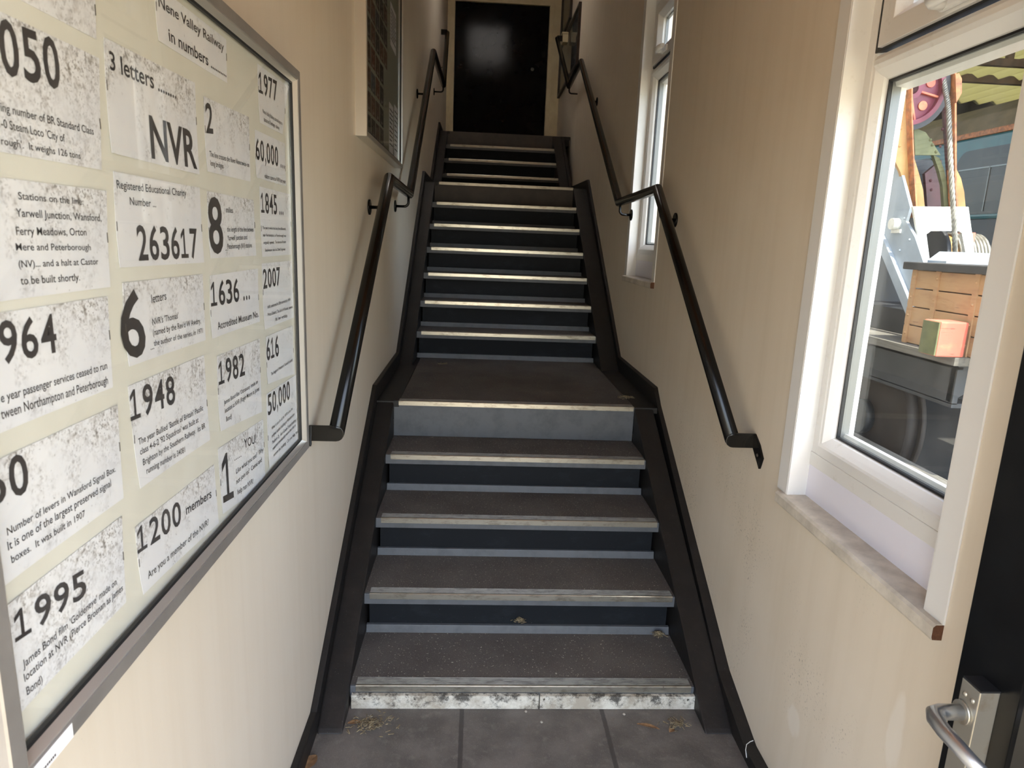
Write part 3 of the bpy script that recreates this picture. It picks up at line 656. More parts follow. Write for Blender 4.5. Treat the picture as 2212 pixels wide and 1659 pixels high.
def put_sheet(key):
    (TL, TR, BR, BL), lines = SHEETS[key]
    label, mould = ROW[key]
    TL, TR, BR, BL = [(min(q[0], 1.708), q[1]) for q in (TL, TR, BR, BL)]
    lift = [rnd.uniform(0, .0012), rnd.uniform(0, .001), rnd.uniform(0, .0012), rnd.uniform(.0012, .0032)]
    if key == 's4a': lift[1] = .0035
    def disp(u, v):
        d = 0
        for L_, (cu, cv) in zip(lift, ((0, 1), (1, 1), (1, 0), (0, 0))):
            r = math.hypot((u - cu) * 1.2, (v - cv)); d += L_ * max(0, 1 - r / .55) ** 2
        return min(d, .0036)
    def pos(u, v):
        y = (TL[0] * (1 - u) + TR[0] * u) * v + (BL[0] * (1 - u) + BR[0] * u) * (1 - v)
        z = (TL[1] * (1 - u) + TR[1] * u) * v + (BL[1] * (1 - u) + BR[1] * u) * (1 - v)
        return y, z
    b = MB(); nu, nv = 14, 10; g = []
    for off in (0, -.0004):
        for i in range(nu + 1):
            for j in range(nv + 1):
                u, v = i / nu, j / nv; y, z = pos(u, v); g.append((BX + .0004 + off + disp(u, v), y, z))
    idx = lambda o, i, j: o * (nu + 1) * (nv + 1) + i * (nv + 1) + j
    fs = []
    for i in range(nu):
        for j in range(nv):
            fs.append((idx(0, i, j), idx(0, i + 1, j), idx(0, i + 1, j + 1), idx(0, i, j + 1)))
            fs.append((idx(1, i, j), idx(1, i, j + 1), idx(1, i + 1, j + 1), idx(1, i + 1, j)))
    per = [(i, 0) for i in range(nu)] + [(nu, j) for j in range(nv)] + [(i, nv) for i in range(nu, 0, -1)] + [(0, j) for j in range(nv, 0, -1)]
    for a in range(len(per)):
        p, q = per[a], per[(a + 1) % len(per)]
        fs.append((idx(0, *p), idx(1, *p), idx(1, *q), idx(0, *q)))
    b.add(g, fs, False)
    s = b.build('paper_sheet', M_pap[mould]); tag(s, label, 'paper sheet', 'number sheets on the notice board')
    lt = {True: MB(), False: MB(), 'w': MB(), 'd': MB()}
    for (t, y0, z0, y1, z1, ch) in lines:
        big = ch > .028
        vs, fs = figures(t, .016) if big and t[0].isdigit() else text_mesh(t, .022 if big else .012 if ch > .012 else .006)
        x0 = min(v.x for v in vs); x1 = max(v.x for v in vs)
        out = []
        for v in vs:
            f = (v.x - x0) / (x1 - x0); y = y0 + (y1 - y0) * f; z = z0 + (z1 - z0) * f + v.y * ch / CAPH
            u_ = (y - BL[0]) / (BR[0] - BL[0]); v_ = (z - BL[1]) / (TL[1] - BL[1])
            out.append((BX + .0009 + disp(u_, v_), y, z))
        lt['w' if t in ('letters', 'miles', 'members', 'YOU!') else 'd' if t in ('...', '.....') else big].add(out, fs)
    if lt[True].v: lt[True].build('heading_figures', M_ink, s)
    if lt[False].v: lt[False].build('small_lettering', M_ink, s)
    if lt['w'].v: lt['w'].build('side_word', M_ink, s)
    if lt['d'].v: lt['d'].build('printed_dots', M_ink, s)
    for e in (.006, .994):
        if mould == 2 and e < .5: continue
        v = rnd.uniform(.4, .62); y, z = pos(e, v)
        MB().box(BX + .0006, BX + .0012, y - .0005, y + .0005, z - .006, z + .006).build('staple', M_staple, s)
for key in SHEETS: put_sheet(key)
bpy.data.objects.remove(tob)

# ------------------------------------------------------------------ the framed case of photographs further up the left wall
CX = -.4545
pc = thing('display_case', 'shallow metal-framed case of small photographs higher up the left wall', 'display case', (XL, 3.43, 1.955))
CR = (2.805, 4.06, 1.957, 3.15)
MB().ring('x', CR, [(0, XL), (0, CX - .002), (.002, CX), (.020, CX), (.026, CX - .008), (.026, XL)]).build('frame', M_alub, pc)
MB().ring('x', (CR[0] + .026, CR[1] - .026, CR[2] + .026, CR[3] - .026), [(0, CX - .007), (.005, CX - .009), (.005, CX - .014), (0, CX - .014)]).build('gasket', M_gasket, pc)
k = Mt('grey_green_felt', 0x9a9b8c, .9); M_felt = k.m
MB().box(XL, -.478, CR[0] + .026, CR[1] - .026, CR[2] + .026, CR[3] - .026).build('backing', M_felt, pc)
MB().box(CX - .014, CX - .012, CR[0] + .024, CR[1] - .024, CR[2] + .024, CR[3] - .024).build('glass_pane', M_cglass, pc)
k = Mt('faded_photograph', 0x4a3d34, .6, 0, .2)
inf = k.n.new('ShaderNodeObjectInfo').outputs['Random']
hs = k.n.new('ShaderNodeValToRGB'); k.link(inf, hs.inputs[0])
hs.color_ramp.interpolation = 'CONSTANT'
els = hs.color_ramp.elements
els[0].position = 0; els[0].color = lin(0x5a4536); els[1].position = .2; els[1].color = lin(0x3b3a38)
for p_, c_ in ((.4, 0x6d5240), (.55, 0x4c5458), (.7, 0x6b3f2a), (.85, 0x3c352e)):
    e = els.new(p_); e.color = lin(c_)
k.out = hs.outputs[0]; k.link(k.out, k.p.inputs['Base Color'])
k.over(k.ramp(k.noise(55, 4, .6), .5, .62), 0x201c1a, .8)
k.over(k.ramp(k.noise(34, 3, .5, (1, 1, 1), (3, 1, 2)), .58, .66), 0xa09a92, .7); M_photo = k.m
r2 = random.Random(8)
ph = None
for i in range(6):
    for j in range(11):
        y = 2.865 + i * .128; z = 2.03 + j * .094
        if i == 5 and j < 4: continue
        w_ = .108; h_ = .078
        dz = r2.uniform(-.004, .004)
        p = MB().box(-.478, -.4772, y - w_ / 2, y + w_ / 2, z - h_ / 2 + dz, z + h_ / 2 + dz).build('photograph', M_photo)
        p.rotation_euler.x = r2.uniform(-.03, .03)
        tag(p, 'small faded photograph pinned in rows inside the case on the left wall', 'photograph', 'photographs in the wall case')
for n_, (y, z, wd_, hh, lab) in enumerate(((3.72, 2.12, .16, .24, 'white typed page at the lower end of the photograph case'), (3.92, 2.13, .15, .27, 'white typed page nearest the far edge of the photograph case'),
                                    (3.80, 2.62, .22, .20, 'white typed page above two others in the photograph case'))):
    p = MB().box(-.478, -.4772, y - wd_ / 2, y + wd_ / 2, z - hh / 2, z + hh / 2).build('typed_page', M_pap[0])
    tag(p, lab, 'paper sheet', 'typed pages in the wall case')
    q = MB()
    for i in range(9):
        zz = z + hh / 2 - .03 - i * (hh - .05) / 9
        q.box(-.4772, -.4769, y - wd_ / 2 + .015, y + wd_ / 2 - (.015 if i % 4 != 3 else .05), zz - .003, zz + .003)
    q.build('typed_lines', M_ink, p)

# ------------------------------------------------------------------ pictures on the wall beside the upper landing
M_wood = simple('dark_brown_wood', 0x2a1d15, .4)
k = Mt('engine_picture', 0x3f4347, .6); k.over(k.ramp(k.noise(9, 6, .7), .45, .62), 0x1d1f22); k.over(k.ramp(k.noise(5, 3), .6, .7), 0x8b8f92, .6); M_pic = k.m
def picture(label, y0, y1, z0, z1, t=.03):
    p = thing('framed_picture', label, 'picture', (XS, (y0 + y1) / 2, z0), 'pictures beside the upper landing')
    MB().ring('x', (y0, y1, z0, z1), [(0, XS), (0, XS - t), (.03, XS - t), (.036, XS - t + .012), (.036, XS)]).build('frame', M_wood, p)
    MB().box(XS - .012, XS, y0 + .034, y1 - .034, z0 + .034, z1 - .034).build('print', M_pic, p)
    MB().box(XS - t + .014, XS - t + .016, y0 + .034, y1 - .034, z0 + .034, z1 - .034).build('glass_pane', M_cglass, p)
picture('dark framed picture beside the top landing, behind the right handrail', 7.72, 9.50, 3.45, 4.07)
picture('dark wooden frame hung higher beside the top landing', 8.55, 9.52, 4.16, 5.0)
hk = MB().tube([(XL, 8.35, 3.49), (XL + .03, 8.35, 3.50), (XL + .034, 8.35, 3.47), (XL + .034, 8.36, 3.33), (XL + .045, 8.36, 3.31), (XL + .03, 8.36, 3.30)], .004, 8).build('wire_hook', M_black)
tag(hk, 'thin bent wire hook on the left wall next to the black door', 'hook')
# ------------------------------------------------------------------ outside: paving before the door, the yard, the shed and the crane seen through the window
M_pave = simple('sunlit_sandy_paving', 0xd6c6a4, .85, 0, 0xbfae8a, 3)
k = Mt('dark_ballast', 0x2e2c29, .95); k.over(k.ramp(k.noise(40, 5, .7), .5, .62), 0x2c2a28); k.over(k.ramp(k.noise(90, 3), .64, .7), 0x6c6a62, .6); M_ball = k.m
M_tim = simple('weathered_grey_timber', 0x77746c, .85, 0, 0x4d4a45, 8, .003, vec=(6, .4, 6))
M_dark = simple('shed_dark_sheeting', 0x2b2824, .8, 0, 0x1e1c1a, 3)
M_rust = simple('rusty_roof_steel', 0x5b4636, .7, 0, 0x3d3029, 9)
M_och = simple('faded_ochre_crane_paint', 0xc39a5f, .55, 0, 0xa97c46, 9)
M_orange = simple('flaking_orange_paint', 0xd98a58, .6, 0, 0x7b5440, 22)
M_maroon = simple('maroon_crane_paint', 0x552b30, .55, 0, 0x3c2024, 8)
M_mauve = simple('faded_red_wheel_paint', 0x7d3446, .5, 0, 0x5f2635, 6)
M_blue = simple('pale_blue_grey_crane_paint', 0xa9b4bf, .5, 0, 0x97a2ad, 5)
M_white = simple('off_white_crane_paint', 0xf0f0ea, .5, 0, 0xc8c4b4, 9)
M_olive = simple('mossy_olive_paint', 0x6d6f4c, .7, 0, 0x50553a, 14)
k = Mt('tan_painted_planks', 0xb08c66, .7); k.over(k.ramp(k.noise(10, 5, .7, (1, .5, 3)), .5, .68), 0x9a7152, .8); k.over(k.ramp(k.noise(16, 5, .8, (1, .3, 5)), .64, .68), 0x4a3626, .9); M_plank = k.m
k = Mt('cracked_red_buffer_beam', 0xcc6a58, .7); k.over(k.ramp(k.noise(14, 5, .8, (.4, 1, 5)), .6, .65), 0x6b4034, .9); k.over(k.ramp(k.noise(5, 4), .56, .68), 0xd9906c, .8); M_buf = k.m
M_chas = simple('sooty_chassis_steel', 0x2d2f33, .55, .2, 0x3d3f43, 6)
M_wheel = simple('rusty_brown_wheel', 0x2f2722, .7, .1, 0x231c18, 8)
M_lid = simple('black_felt_lid', 0x2e2e2e, .7, 0, 0x444343, 14)
M_rope = simple('greased_steel_rope', 0x8d8a80, .45, .4, 0x5f5c54, 30)
M_teal = simple('teal_coach_paint', 0x1f6168, .4, 0, 0x184f55, 4)
M_tan = simple('dusty_tan_coach_roof', 0x8b7a60, .7, 0, 0x74664f, 5)
M_cwin = simple('dusty_coach_window', 0x2c2a2b, .3, 0, 0, 30, 0, .2)
mt = bpy.data.materials.new('translucent_roof_sheet'); mt.use_nodes = True
t_ = mt.node_tree; t_.nodes.remove(t_.nodes['Principled BSDF'])
tl_ = t_.nodes.new('ShaderNodeBsdfTranslucent'); tl_.inputs[0].default_value = lin(0x8f8a6c)
t_.links.new(tl_.outputs[0], t_.nodes['Material Output'].inputs[0]); M_trans = mt

struct('ground_front', MB().box(-20, 20, -25, -.14, -.25, -.02), M_pave)
struct('ground_yard', MB().box(1.25, 20, -.14, 22, -.3, -.05), M_ball)
b = MB()
for i in range(7):
    x0 = 1.27 + i * .199; b.box(x0, x0 + .193, .2, 9.0, -.05, .36 + (i % 3) * .004)
tag(b.build('timber_walkway', M_tim), 'weathered grey plank walkway outside the large window', 'walkway')
# shed
b = MB()
RX0, RX1, RY0, RY1, RZ = 1.9, 15, 3.25, 17, 4.45
TX0, TX1, TY0, TY1 = 5.6, 9.6, 8.6, 12.6
def corr(b, x0, x1, y0, y1, z, p=.15):
    n = int((x1 - x0) / (p / 4)); vs = []
    for i in range(n + 1):
        x = x0 + (x1 - x0) * i / n; zz = z + .045 * math.sin(2 * math.pi * x / p)
        vs += [(x, y0, zz), (x, y1, zz), (x, y0, zz + .006), (x, y1, zz + .006)]
    fs = []
    for i in range(n):
        a, c = i * 4, i * 4 + 4
        fs += [(a, a + 1, c + 1, c), (a + 2, c + 2, c + 3, a + 3), (a, c, c + 2, a + 2), (a + 1, a + 3, c + 3, c + 1)]
    fs += [(0, 2, 3, 1), (n * 4, n * 4 + 1, n * 4 + 3, n * 4 + 2)]
    b.add(vs, fs)
for x0, x1, y0, y1 in ((RX0, RX1, RY0, TY0), (RX0, RX1, TY1, RY1), (RX0, TX0, TY0, TY1), (TX1, RX1, TY0, TY1)): b.box(x0, x1, y0, y1, RZ, RZ + .05)
struct('roof_shed', b, M_dark)
b = MB(); corr(b, TX0, TX1, TY0 - .1, TY1 + .1, RZ - .06, .34); struct('roof_light_shed', b, M_trans)
struct('wall_shed_back', MB().box(1.3, 15, RY1, RY1 + .2, -.05, RZ), M_dark)
struct('wall_shed_side', MB().box(15, 15.2, RY0, RY1 + .2, -.05, RZ), M_dark)
tr = thing('roof_truss', 'rusty steel roof truss crossing below the yellow roof light', 'roof truss', (7.5, 9.3, RZ - .6))
MB().box(5.2, 15, 9.0, 9.08, RZ - .42, RZ - .33).build('bottom_chord', M_rust, tr)
MB().box(5.2, 15, 9.0, 9.08, RZ - .11, RZ - .045).build('top_chord', M_rust, tr)
MB().box(6.75, 6.83, 9.01, 9.07, RZ - .34, RZ - .10).build('post', M_rust, tr)
MB().hexa([(6.83, 9.02, RZ - .34), (6.93, 9.02, RZ - .34), (6.93, 9.06, RZ - .34), (6.83, 9.06, RZ - .34)], [(8.0, 9.02, RZ - .10), (8.1, 9.02, RZ - .10), (8.1, 9.06, RZ - .10), (8.0, 9.06, RZ - .10)]).build('brace', M_rust, tr)
tr2 = thing('roof_truss', 'farther rusty roof beam under the yellow roof light', 'roof truss', (7.5, 11, RZ - .3))
MB().box(5.2, 15, 10.9, 11.0, RZ - .16, RZ - .045).build('bottom_chord', M_rust, tr2)
# coach on the far track
CXX = 5.5
co = thing('railway_coach', 'teal railway coach with rounded window standing inside the shed', 'railway coach', (6.8, 9, -.05))
bt = at_x(2066, 300, CXX).z
MB().box(CXX, 8.2, 4.2, 15, at_x(2100, 474, CXX).z, bt - .02).build('body', M_teal, co, bevel=.03)
MB().box(CXX - .02, 8.22, 4.2, 15, bt - .03, bt + .03).build('waist_stripe', M_orange, co, bevel=.01)
MB().prism([(CXX + .02, bt + .03), (CXX + .10, bt + .22), (CXX + .5, bt + .42), (7.7, bt + .42), (8.1, bt + .22), (8.18, bt + .03)], 'y', 4.25, 15).build('roof', M_tan, co, bevel=.02)
a0, a1 = at_x(2074, 330, CXX), at_x(2128, 462, CXX)
def rrect(y0, y1, z0, z1, r, n=6):
    o = []
    for cy, cz, a in ((y1 - r, z1 - r, 0), (y0 + r, z1 - r, 90), (y0 + r, z0 + r, 180), (y1 - r, z0 + r, 270)):
        for i in range(n + 1):
            t = math.radians(a + 90 * i / n); o.append((cy + r * math.cos(t), cz + r * math.sin(t)))
    return o
for i in range(3):
    yy1 = a0.y + 1.75 * (i - 1); yy0 = yy1 - 1.35
    wi = MB().prism(rrect(yy0, yy1, a1.z, a0.z, .16), 'x', CXX - .012, CXX + .01).build('window', M_cwin, co)
    MB().box(CXX - .02, CXX - .012, yy0 + .05, yy1 - .05, a0.z - .215, a0.z - .20).box(CXX - .02, CXX - .012, yy1 - .545, yy1 - .535, a1.z + .03, a0.z - .2).build('glazing_bar', M_spacer, wi)
MB().box(CXX + .03, 8.1, 4.6, 14.6, .0, at_x(2100, 474, CXX).z).build('underframe', M_chas, co)
for yy in (5.6, 8.0, 11.5, 13.6): MB().cyl((CXX + .1, yy, .40), (CXX + .22, yy, .40), .45, 28).build('wheel', M_wheel, co)

# wagon carrying the crane
WX = 2.62
wg = thing('flat_wagon', 'sooty flat wagon under the crane with red buffer beam and tan plank box', 'wagon', (3.3, 5, -.05))
MB().box(WX, WX + .03, 3.45, 9, .79, 1.0).box(WX, WX + .14, 3.45, 9, .77, .795).box(WX, WX + .14, 3.45, 9, .985, 1.01).build('chassis_beam', M_chas, wg)
MB().box(WX - .05, 4.3, 3.42, 9, 1.01, 1.055).build('deck', M_tim, wg)
MB().box(2.46, 2.615, 3.42, 3.56, 1.057, 1.245).build('buffer_beam', M_buf, wg, bevel=.008)
ee = MB().box(2.452, 2.461, 3.425, 3.555, 1.062, 1.24).build('mossy_beam_end', M_olive, wg)
MB().prism([(2.62, .80), (2.62, 1.03), (2.95, 1.03)], 'y', 3.46, 3.5).build('bracket_plate', M_chas, wg)
for yy in (4.42, 7.6):
    wl = MB().cyl((WX + .12, yy, .47), (WX + .2, yy, .47), .46, 36).cyl((WX + .2, yy, .47), (WX + .23, yy, .47), .49, 36).build('wheel', M_wheel, wg)
    MB().cyl((WX + .06, yy, .47), (WX + .12, yy, .47), .12, 20).build('axle_box', M_chas, wl)
MB().box(3.85, 3.95, 3.5, 9, .77, 1.0).build('far_chassis_beam', M_chas, wg)
bx = thing('plank_box', 'tan painted plank box with iron straps and black lid on the wagon', 'box', (3.1, 3.6, 1.055))
bz0, bz1 = 1.056, 1.50
hz = (bz1 - bz0) / 4
for i in range(4):
    z0 = bz0 + i * hz
    MB().box(WX + .03, 3.7, 3.12, 4.02, z0 + .003, z0 + hz - .003).build('plank', M_plank, bx, bevel=.004)
for px in (1967, 2017, 2103):
    y = at_x(px, 650, WX + .025).y
    kk = MB().box(WX + .022, WX + .032, y - .018, y + .018, bz0, bz1)
    for zz in (bz0 + .06, bz0 + .17, bz0 + .28, bz0 + .40): kk.dome((WX + .022, y, zz), (-1, 0, 0), .009, .006)
    kk.build('iron_strap', M_plank, bx)
MB().box(WX - .01, 3.75, 3.08, 4.06, bz1, bz1 + .045).build('lid', M_lid, bx, bevel=.006)

# the crane itself
cr = thing('railway_crane', 'old riveted railway crane with ochre jib, red pulley and grey side plates', 'crane', (3.1, 4.7, 1.056))
def plate_x(pts, x, t, riv=(), r=.010):
    q = [at_x(px, py, x) for px, py in pts]
    b = MB().prism([(v.y, v.z) for v in q], 'x', x, x + t)
    for px, py in riv: b.dome(at_x(px, py, x), (-1, 0, 0), r, r * .8)
    return b
def plate_y(pts, y, t, riv=(), r=.010):
    q = [at_y(px, py, y) for px, py in pts]
    b = MB().prism([(v.x, v.z) for v in q], 'y', y, y + t)
    for px, py in riv: b.dome(at_y(px, py, y), (0, -1, 0), r, r * .8)
    return b
GX = 2.86
plate_x([(1850, 300), (1905, 315), (1925, 330), (1945, 368), (1955, 405), (1966, 448), (1957, 478), (1976, 512), (2006, 600), (2000, 690), (1968, 690), (1898, 505), (1850, 420)], GX, .02,
        [(1931, 362), (1922, 390), (1954, 472), (1965, 518), (1944, 541), (1906, 510), (1913, 525), (1922, 541), (1929, 558), (1936, 573), (1943, 590)]).build('side_plate', M_blue, cr)
plate_x([(1888, 512), (1900, 498), (1972, 672), (1965, 700)], GX - .03, .03).build('side_flange', M_blue, cr)
c0 = at_x(1940, 484, GX)
MB().cyl(c0, c0 + Vector((-.05, 0, 0)), .038, 20).box(GX - .012, GX, c0.y - .05, c0.y + .05, c0.z - .06, c0.z - .035).build('axle_boss', M_white, cr)
HY = 4.40
plate_y([(1972, 446), (2092, 447), (2100, 506), (2080, 505), (2072, 499), (2011, 499), (2003, 505), (1983, 506)], HY, .02,
        [(1980, 455), (2000, 455), (1984, 477), (2005, 477), (2064, 456), (2084, 456), (2067, 478), (2087, 478), (1989, 497), (2091, 499)], .012).build('head_plate', M_white, cr)
for pts in ([(1981, 505), (2001, 505), (2012, 590), (1998, 590)], [(2078, 505), (2101, 505), (2110, 600), (2096, 600)]): plate_y(pts, HY, .03).build('head_leg', M_white, cr)
JY = 4.62
plate_y([(1930, 150), (1972, 140), (1972, 250), (1975, 330), (1979, 400), (1983, 470), (1968, 470), (1955, 410), (1945, 372), (1925, 330), (1905, 315)], JY, .025,
        [(1962, 163), (1957, 202), (1952, 240), (1947, 277), (1943, 315)], .011).build('jib_plate', M_och, cr)
plate_y([(1969, 140), (1972, 140), (1972, 250), (1975, 330), (1979, 400), (1984, 470), (1980, 470), (1976, 400), (1972, 330), (1969, 250)], JY - .06, .06).build('jib_flange', M_orange, cr)
plate_y([(1976, 345), (1986, 378), (1994, 410), (2000, 470), (1980, 470), (1977, 400)], JY + .02, .025).build('jib_leg', M_och, cr)
plate_y([(2016, 334), (2030, 342), (2040, 368), (2047, 400), (2053, 470), (2041, 470), (2036, 400), (2028, 368)], JY + .12, .03).build('jib_leg', M_olive, cr)
plate_y([(2034, 110), (2063, 110), (2064, 250), (2065, 390), (2070, 470), (2058, 470), (2050, 400), (2046, 340), (2040, 250)], JY + .10, .025, [(2040, 240), (2036, 279), (2031, 316), (2039, 195)], .011).build('jib_plate', M_maroon, cr)
plate_y([(2062, 110), (2066, 110), (2067, 390), (2072, 470), (2068, 470), (2063, 390)], JY + .03, .08).build('jib_flange', M_orange, cr)
plate_y([(2066, 365), (2076, 385), (2083, 415), (2088, 470), (2068, 470), (2066, 400)], JY + .12, .025).build('jib_leg', M_och, cr)
plate_y([(1974, 275), (2000, 286), (2016, 310), (2032, 335), (1977, 335)], JY + .05, .02, [(2014, 313), (2022, 328), (2010, 302)], .011).build('gusset', M_olive, cr)
plate_y([(1998, 375), (2034, 345), (2046, 470), (2005, 470)], JY + .45, .03, [(2010, 390), (2012, 410)], .012).build('back_plate', M_maroon, cr)
plate_y([(2064, 160), (2072, 158), (2078, 170), (2078, 200), (2066, 222)], JY - .02, .16).build('cheek_block', M_orange, cr)
pcn = at_y(1964, 192, JY + .04)
PRd = .268
def disc(b, r0, r1, y0, y1, n=48):
    vs = []
    for i in range(n):
        a = 2 * math.pi * i / n; c_, s_ = math.cos(a), math.sin(a)
        vs += [(pcn.x + r0 * c_, y0, pcn.z + r0 * s_), (pcn.x + r1 * c_, y0, pcn.z + r1 * s_), (pcn.x + r1 * c_, y1, pcn.z + r1 * s_), (pcn.x + r0 * c_, y1, pcn.z + r0 * s_)]
    return b.add(vs, [(4 * i + j, 4 * ((i + 1) % n) + j, 4 * ((i + 1) % n) + (j + 1) % 4, 4 * i + (j + 1) % 4) for i in range(n) for j in range(4)])
pw = disc(MB(), .06, .225, JY + .045, JY + .06).build('pulley_web', M_mauve, cr)
disc(MB(), .205, .235, JY + .01, JY + .10).build('pulley_rim', M_mauve, pw)
disc(MB(), .235, PRd, JY + .015, JY + .09).build('rope_groove', M_chas, pw)
disc(MB(), .04, .07, JY + .0, JY + .1).build('hub', M_mauve, pw)
for i in range(6):
    a = math.radians(18 + 60 * i)
    MB().cyl((pcn.x + .15 * math.cos(a), JY + .046, pcn.z + .15 * math.sin(a)), (pcn.x + .15 * math.cos(a), JY + .036, pcn.z + .15 * math.sin(a)), .03, 20).build('web_boss', M_buf, pw)
    a += math.radians(30)
    u_ = Vector((math.cos(a), 0, math.sin(a))); w_ = Vector((-math.sin(a), 0, math.cos(a))) * .006
    p_ = [Vector((pcn.x, 0, pcn.z)) + u_ * r for r in (.06, .21)]
    MB().hexa([p_[0] - w_ + Vector((0, JY + .025, 0)), p_[0] + w_ + Vector((0, JY + .025, 0)), p_[0] + w_ + Vector((0, JY + .046, 0)), p_[0] - w_ + Vector((0, JY + .046, 0))],
              [p_[1] - w_ + Vector((0, JY + .025, 0)), p_[1] + w_ + Vector((0, JY + .025, 0)), p_[1] + w_ + Vector((0, JY + .046, 0)), p_[1] - w_ + Vector((0, JY + .046, 0))]).build('web_rib', M_buf, pw)
# twisted wire rope from the pulley down to the drum
path = [at_y(px, py, y) for px, py, y in ((2034, 110, JY + .05), (2036, 150, JY + .04), (2041, 190, JY + .0), (2047, 222, JY - .08), (2050, 260, JY - .13), (2053, 340, JY - .22), (2058, 430, JY - .28), (2062, 500, JY - .28), (2063, 560, JY - .22))]
def dense(p, n):
    o = []
    for i in range(len(p) - 1):
        p0, p1, p2, p3 = p[max(i - 1, 0)], p[i], p[i + 1], p[min(i + 2, len(p) - 1)]
        for j in range(n):
            t = j / n
            o.append(.5 * ((2 * p1) + (p2 - p0) * t + (2 * p0 - 5 * p1 + 4 * p2 - p3) * t * t + (3 * p1 - p0 - 3 * p2 + p3) * t ** 3))
    o.append(p[-1]); return o
dp = dense(path, 26); b = MB()
for s_ in range(4):
    pts = []
    for i, p in enumerate(dp):
        t = (dp[min(i + 1, len(dp) - 1)] - dp[max(i - 1, 0)]).normalized(); u = Vector((0, 1, 0)); u = (u - t * u.dot(t)).normalized(); v = t.cross(u)
        a = i * .42 + s_ * math.pi / 2
        pts.append(p + (u * math.cos(a) + v * math.sin(a)) * .0085)
    b.tube(pts, .0085, 7)
b.build('wire_rope', M_rope, cr)
dc = at_y(2045, 556, JY + .05)
dr = MB().cyl((dc.x - .12, dc.y, dc.z), (dc.x + .20, dc.y, dc.z), .15, 32).build('winch_drum', M_och, cr)
MB().cyl((dc.x - .15, dc.y, dc.z), (dc.x - .12, dc.y, dc.z), .21, 36).build('drum_flange', M_chas, dr)
b = MB()
for i in range(9):
    x = dc.x - .02 + i * .025
    b.tube([(x + .012 * j / 24, dc.y + .162 * math.cos(2 * math.pi * j / 24), dc.z + .162 * math.sin(2 * math.pi * j / 24)) for j in range(25)], .012, 6)
b.build('rope_coils', M_rope, dr)
MB().box(dc.x + .03, dc.x + .055, dc.y - .168, dc.y + .05, dc.z - .05, dc.z + .172).build('red_brake_band', M_buf, dr)
q0, q1 = at_y(2026, 563, 4.2), at_y(2150, 548, 4.2)
MB().prism([(q0.x, 1.45), (q0.x, q0.z), (q0.x + .07, q1.z), (q1.x, q1.z), (q1.x, 1.45)], 'y', 4.12, 4.3).build('drum_guard', M_blue, cr)
MB().box(2.9, 3.6, 4.35, 6.2, 1.057, 1.22).build('bed_plate', M_chas, cr)
MB().cyl((2.72, 5.05, 1.32), (2.80, 5.05, 1.32), .25, 36).build('gear_wheel', M_maroon, cr)
MB().box(3.0, 3.5, 5.2, 6.0, 1.22, 2.3).build('engine_housing', M_chas, cr)

# ------------------------------------------------------------------ litter on the stair
M_leaf = simple('dry_brown_leaf', 0x8a6a48, .8, 0, 0x5f452e, 60)
M_twig = simple('straw_debris', 0x8f8164, .9, 0, 0x4f4434, 90)
M_stone = simple('pale_stone_chip', 0x9a958a, .8)
def leaf(label, x, y, z, l, w_, rot, mt=M_leaf):
    n = 10; vs = []
    for i in range(n + 1):
        t = i / n; ww = w_ * math.sin(math.pi * min(1, t * .96 + .02)) ** .8; c_ = .004 * math.sin(t * 3)
        vs += [(l * (t - .5), -ww / 2, c_ + .004), (l * (t - .5), 0, c_ + .0015), (l * (t - .5), ww / 2, c_ + .004)]
        vs += [(l * (t - .5), -ww / 2, c_ + .0033), (l * (t - .5), 0, c_ + .0008), (l * (t - .5), ww / 2, c_ + .0033)]
    fs = []
    for i in range(n):
        a, c = i * 6, i * 6 + 6
        fs += [(a, c, c + 1, a + 1), (a + 1, c + 1, c + 2, a + 2), (a + 3, a + 4, c + 4, c + 3), (a + 4, a + 5, c + 5, c + 4), (a, a + 3, c + 3, c), (a + 2, c + 2, c + 5, a + 5)]
    R3 = Matrix.Rotation(rot, 3, 'Z')
    b = MB().add([R3 @ Vector(v) + Vector((x, y, z)) for v in vs], fs)
    return tag(b.build('dry_leaf', mt), label, 'leaf')
def at_floor(px, py, z): return at_z(px, py, z)
p = at_floor(1400, 1571, 0); leaf('long orange-brown leaf sliver on the floor below the white kick board', p.x, p.y, .0, .075, .016, -.35)
p = at_floor(1451, 1580, 0); leaf('small tan leaf scrap on the floor near the right stringer foot', p.x, p.y, .0, .024, .02, .6)
p = at_floor(667, 1650, 0); leaf('crumpled brown leaf against the left skirting at the bottom edge', p.x, p.y, .0, .07, .045, 1.1)
p = at_floor(766, 1563, 0); leaf('flat tan leaf scrap in the dirt by the left stringer foot', p.x, p.y, .0, .045, .02, .1)
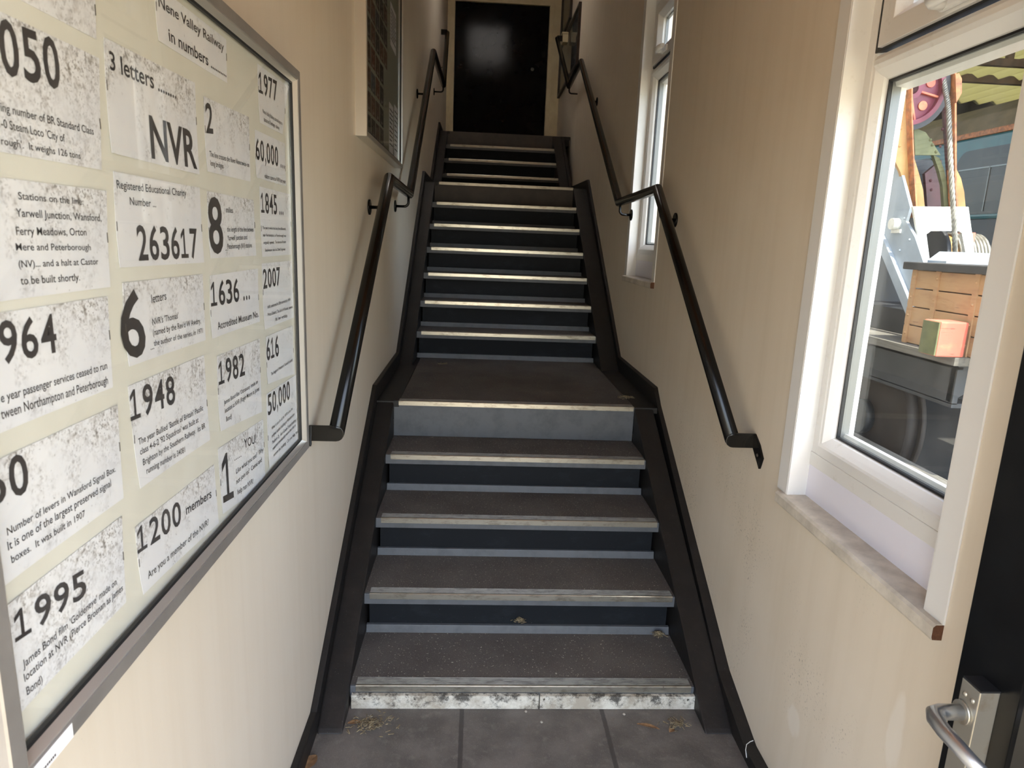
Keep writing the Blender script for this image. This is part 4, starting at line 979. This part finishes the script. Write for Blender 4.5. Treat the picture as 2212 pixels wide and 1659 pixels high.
for (px, py, lab) in ((1170, 1560, 'pale stone chip on the floor in front of the kick board middle'), (1136, 1537, 'flat pale chip touching the kick board joint'), (802, 1547, 'white shell-like chip near the left end of the kick board'), (1348, 1543, 'tiny white chip in front of the right kick board')):
    p = at_floor(px, py, 0); b = MB()
    b.dome((p.x, p.y, 0), (.2, 0, 1), .006, .004, 5); tag(b.build('stone_chip', M_stone), lab, 'stone chip', 'chips on the floor')
def clump(label, x, y, z, r, n, seed, flat=.4):
    rr = random.Random(seed); b = MB()
    for i in range(n):
        a = rr.uniform(0, 6.28); d = r * abs(rr.gauss(0, .45)); c_ = Vector((x + d * math.cos(a), y + d * .7 * math.sin(a), z + rr.uniform(.015, .016 + r * flat * max(0, 1 - d / r))))
        dv = Vector((rr.uniform(-1, 1), rr.uniform(-1, 1), rr.uniform(-.1, .15))).normalized() * rr.uniform(.004, .011)
        b.tube([c_ - dv, c_ + dv], rr.uniform(.0006, .0018), 5)
    o = b.build('debris_clump', M_twig); tag(o, label, 'debris'); o['kind'] = 'stuff'
p = at_floor(1428, 1370, Z1[0]); clump('straw-like debris clump at the back right corner of the bottom tread', p.x - .02, p.y - .025, Z1[0], .03, 110, 1)
p = at_floor(958, 791, Z1[4]); clump('dark wisp of dead leaf lying on the first landing', p.x, p.y, Z1[4], .04, 40, 2, .1)
p = at_floor(1360, 868, Z1[4]); clump('brown rotten crumbs at the right front corner of the first landing', p.x - .01, p.y + .03, Z1[4], .06, 90, 3, .15)
p = at_floor(800, 1572, 0); clump('gritty dirt gathered on the floor by the left stringer foot', p.x, p.y, 0, .09, 160, 4, .08)
p = at_floor(1462, 1572, 0); clump('gritty dirt gathered on the floor by the right stringer foot', p.x, p.y, 0, .05, 90, 5, .05)
q = at_y(1122, 1334, Y1[1] + .045); clump('scrap of cobweb and dirt stuck low on the second riser', q.x, Y1[1] + .036, Z1[0] + .030, .026, 60, 6, .7)
pts = [at_x(1614, 1637, .886), at_x(1612, 1620, .886), at_x(1614, 1608, .886), at_x(1622, 1602, .888), at_x(1628, 1600, .89)]
tag(MB().tube([p_ + Vector((-.002, 0, 0)) for p_ in pts], .0012, 6).build('white_string', M_trimw), 'thin white string hanging over the right skirting board', 'string')
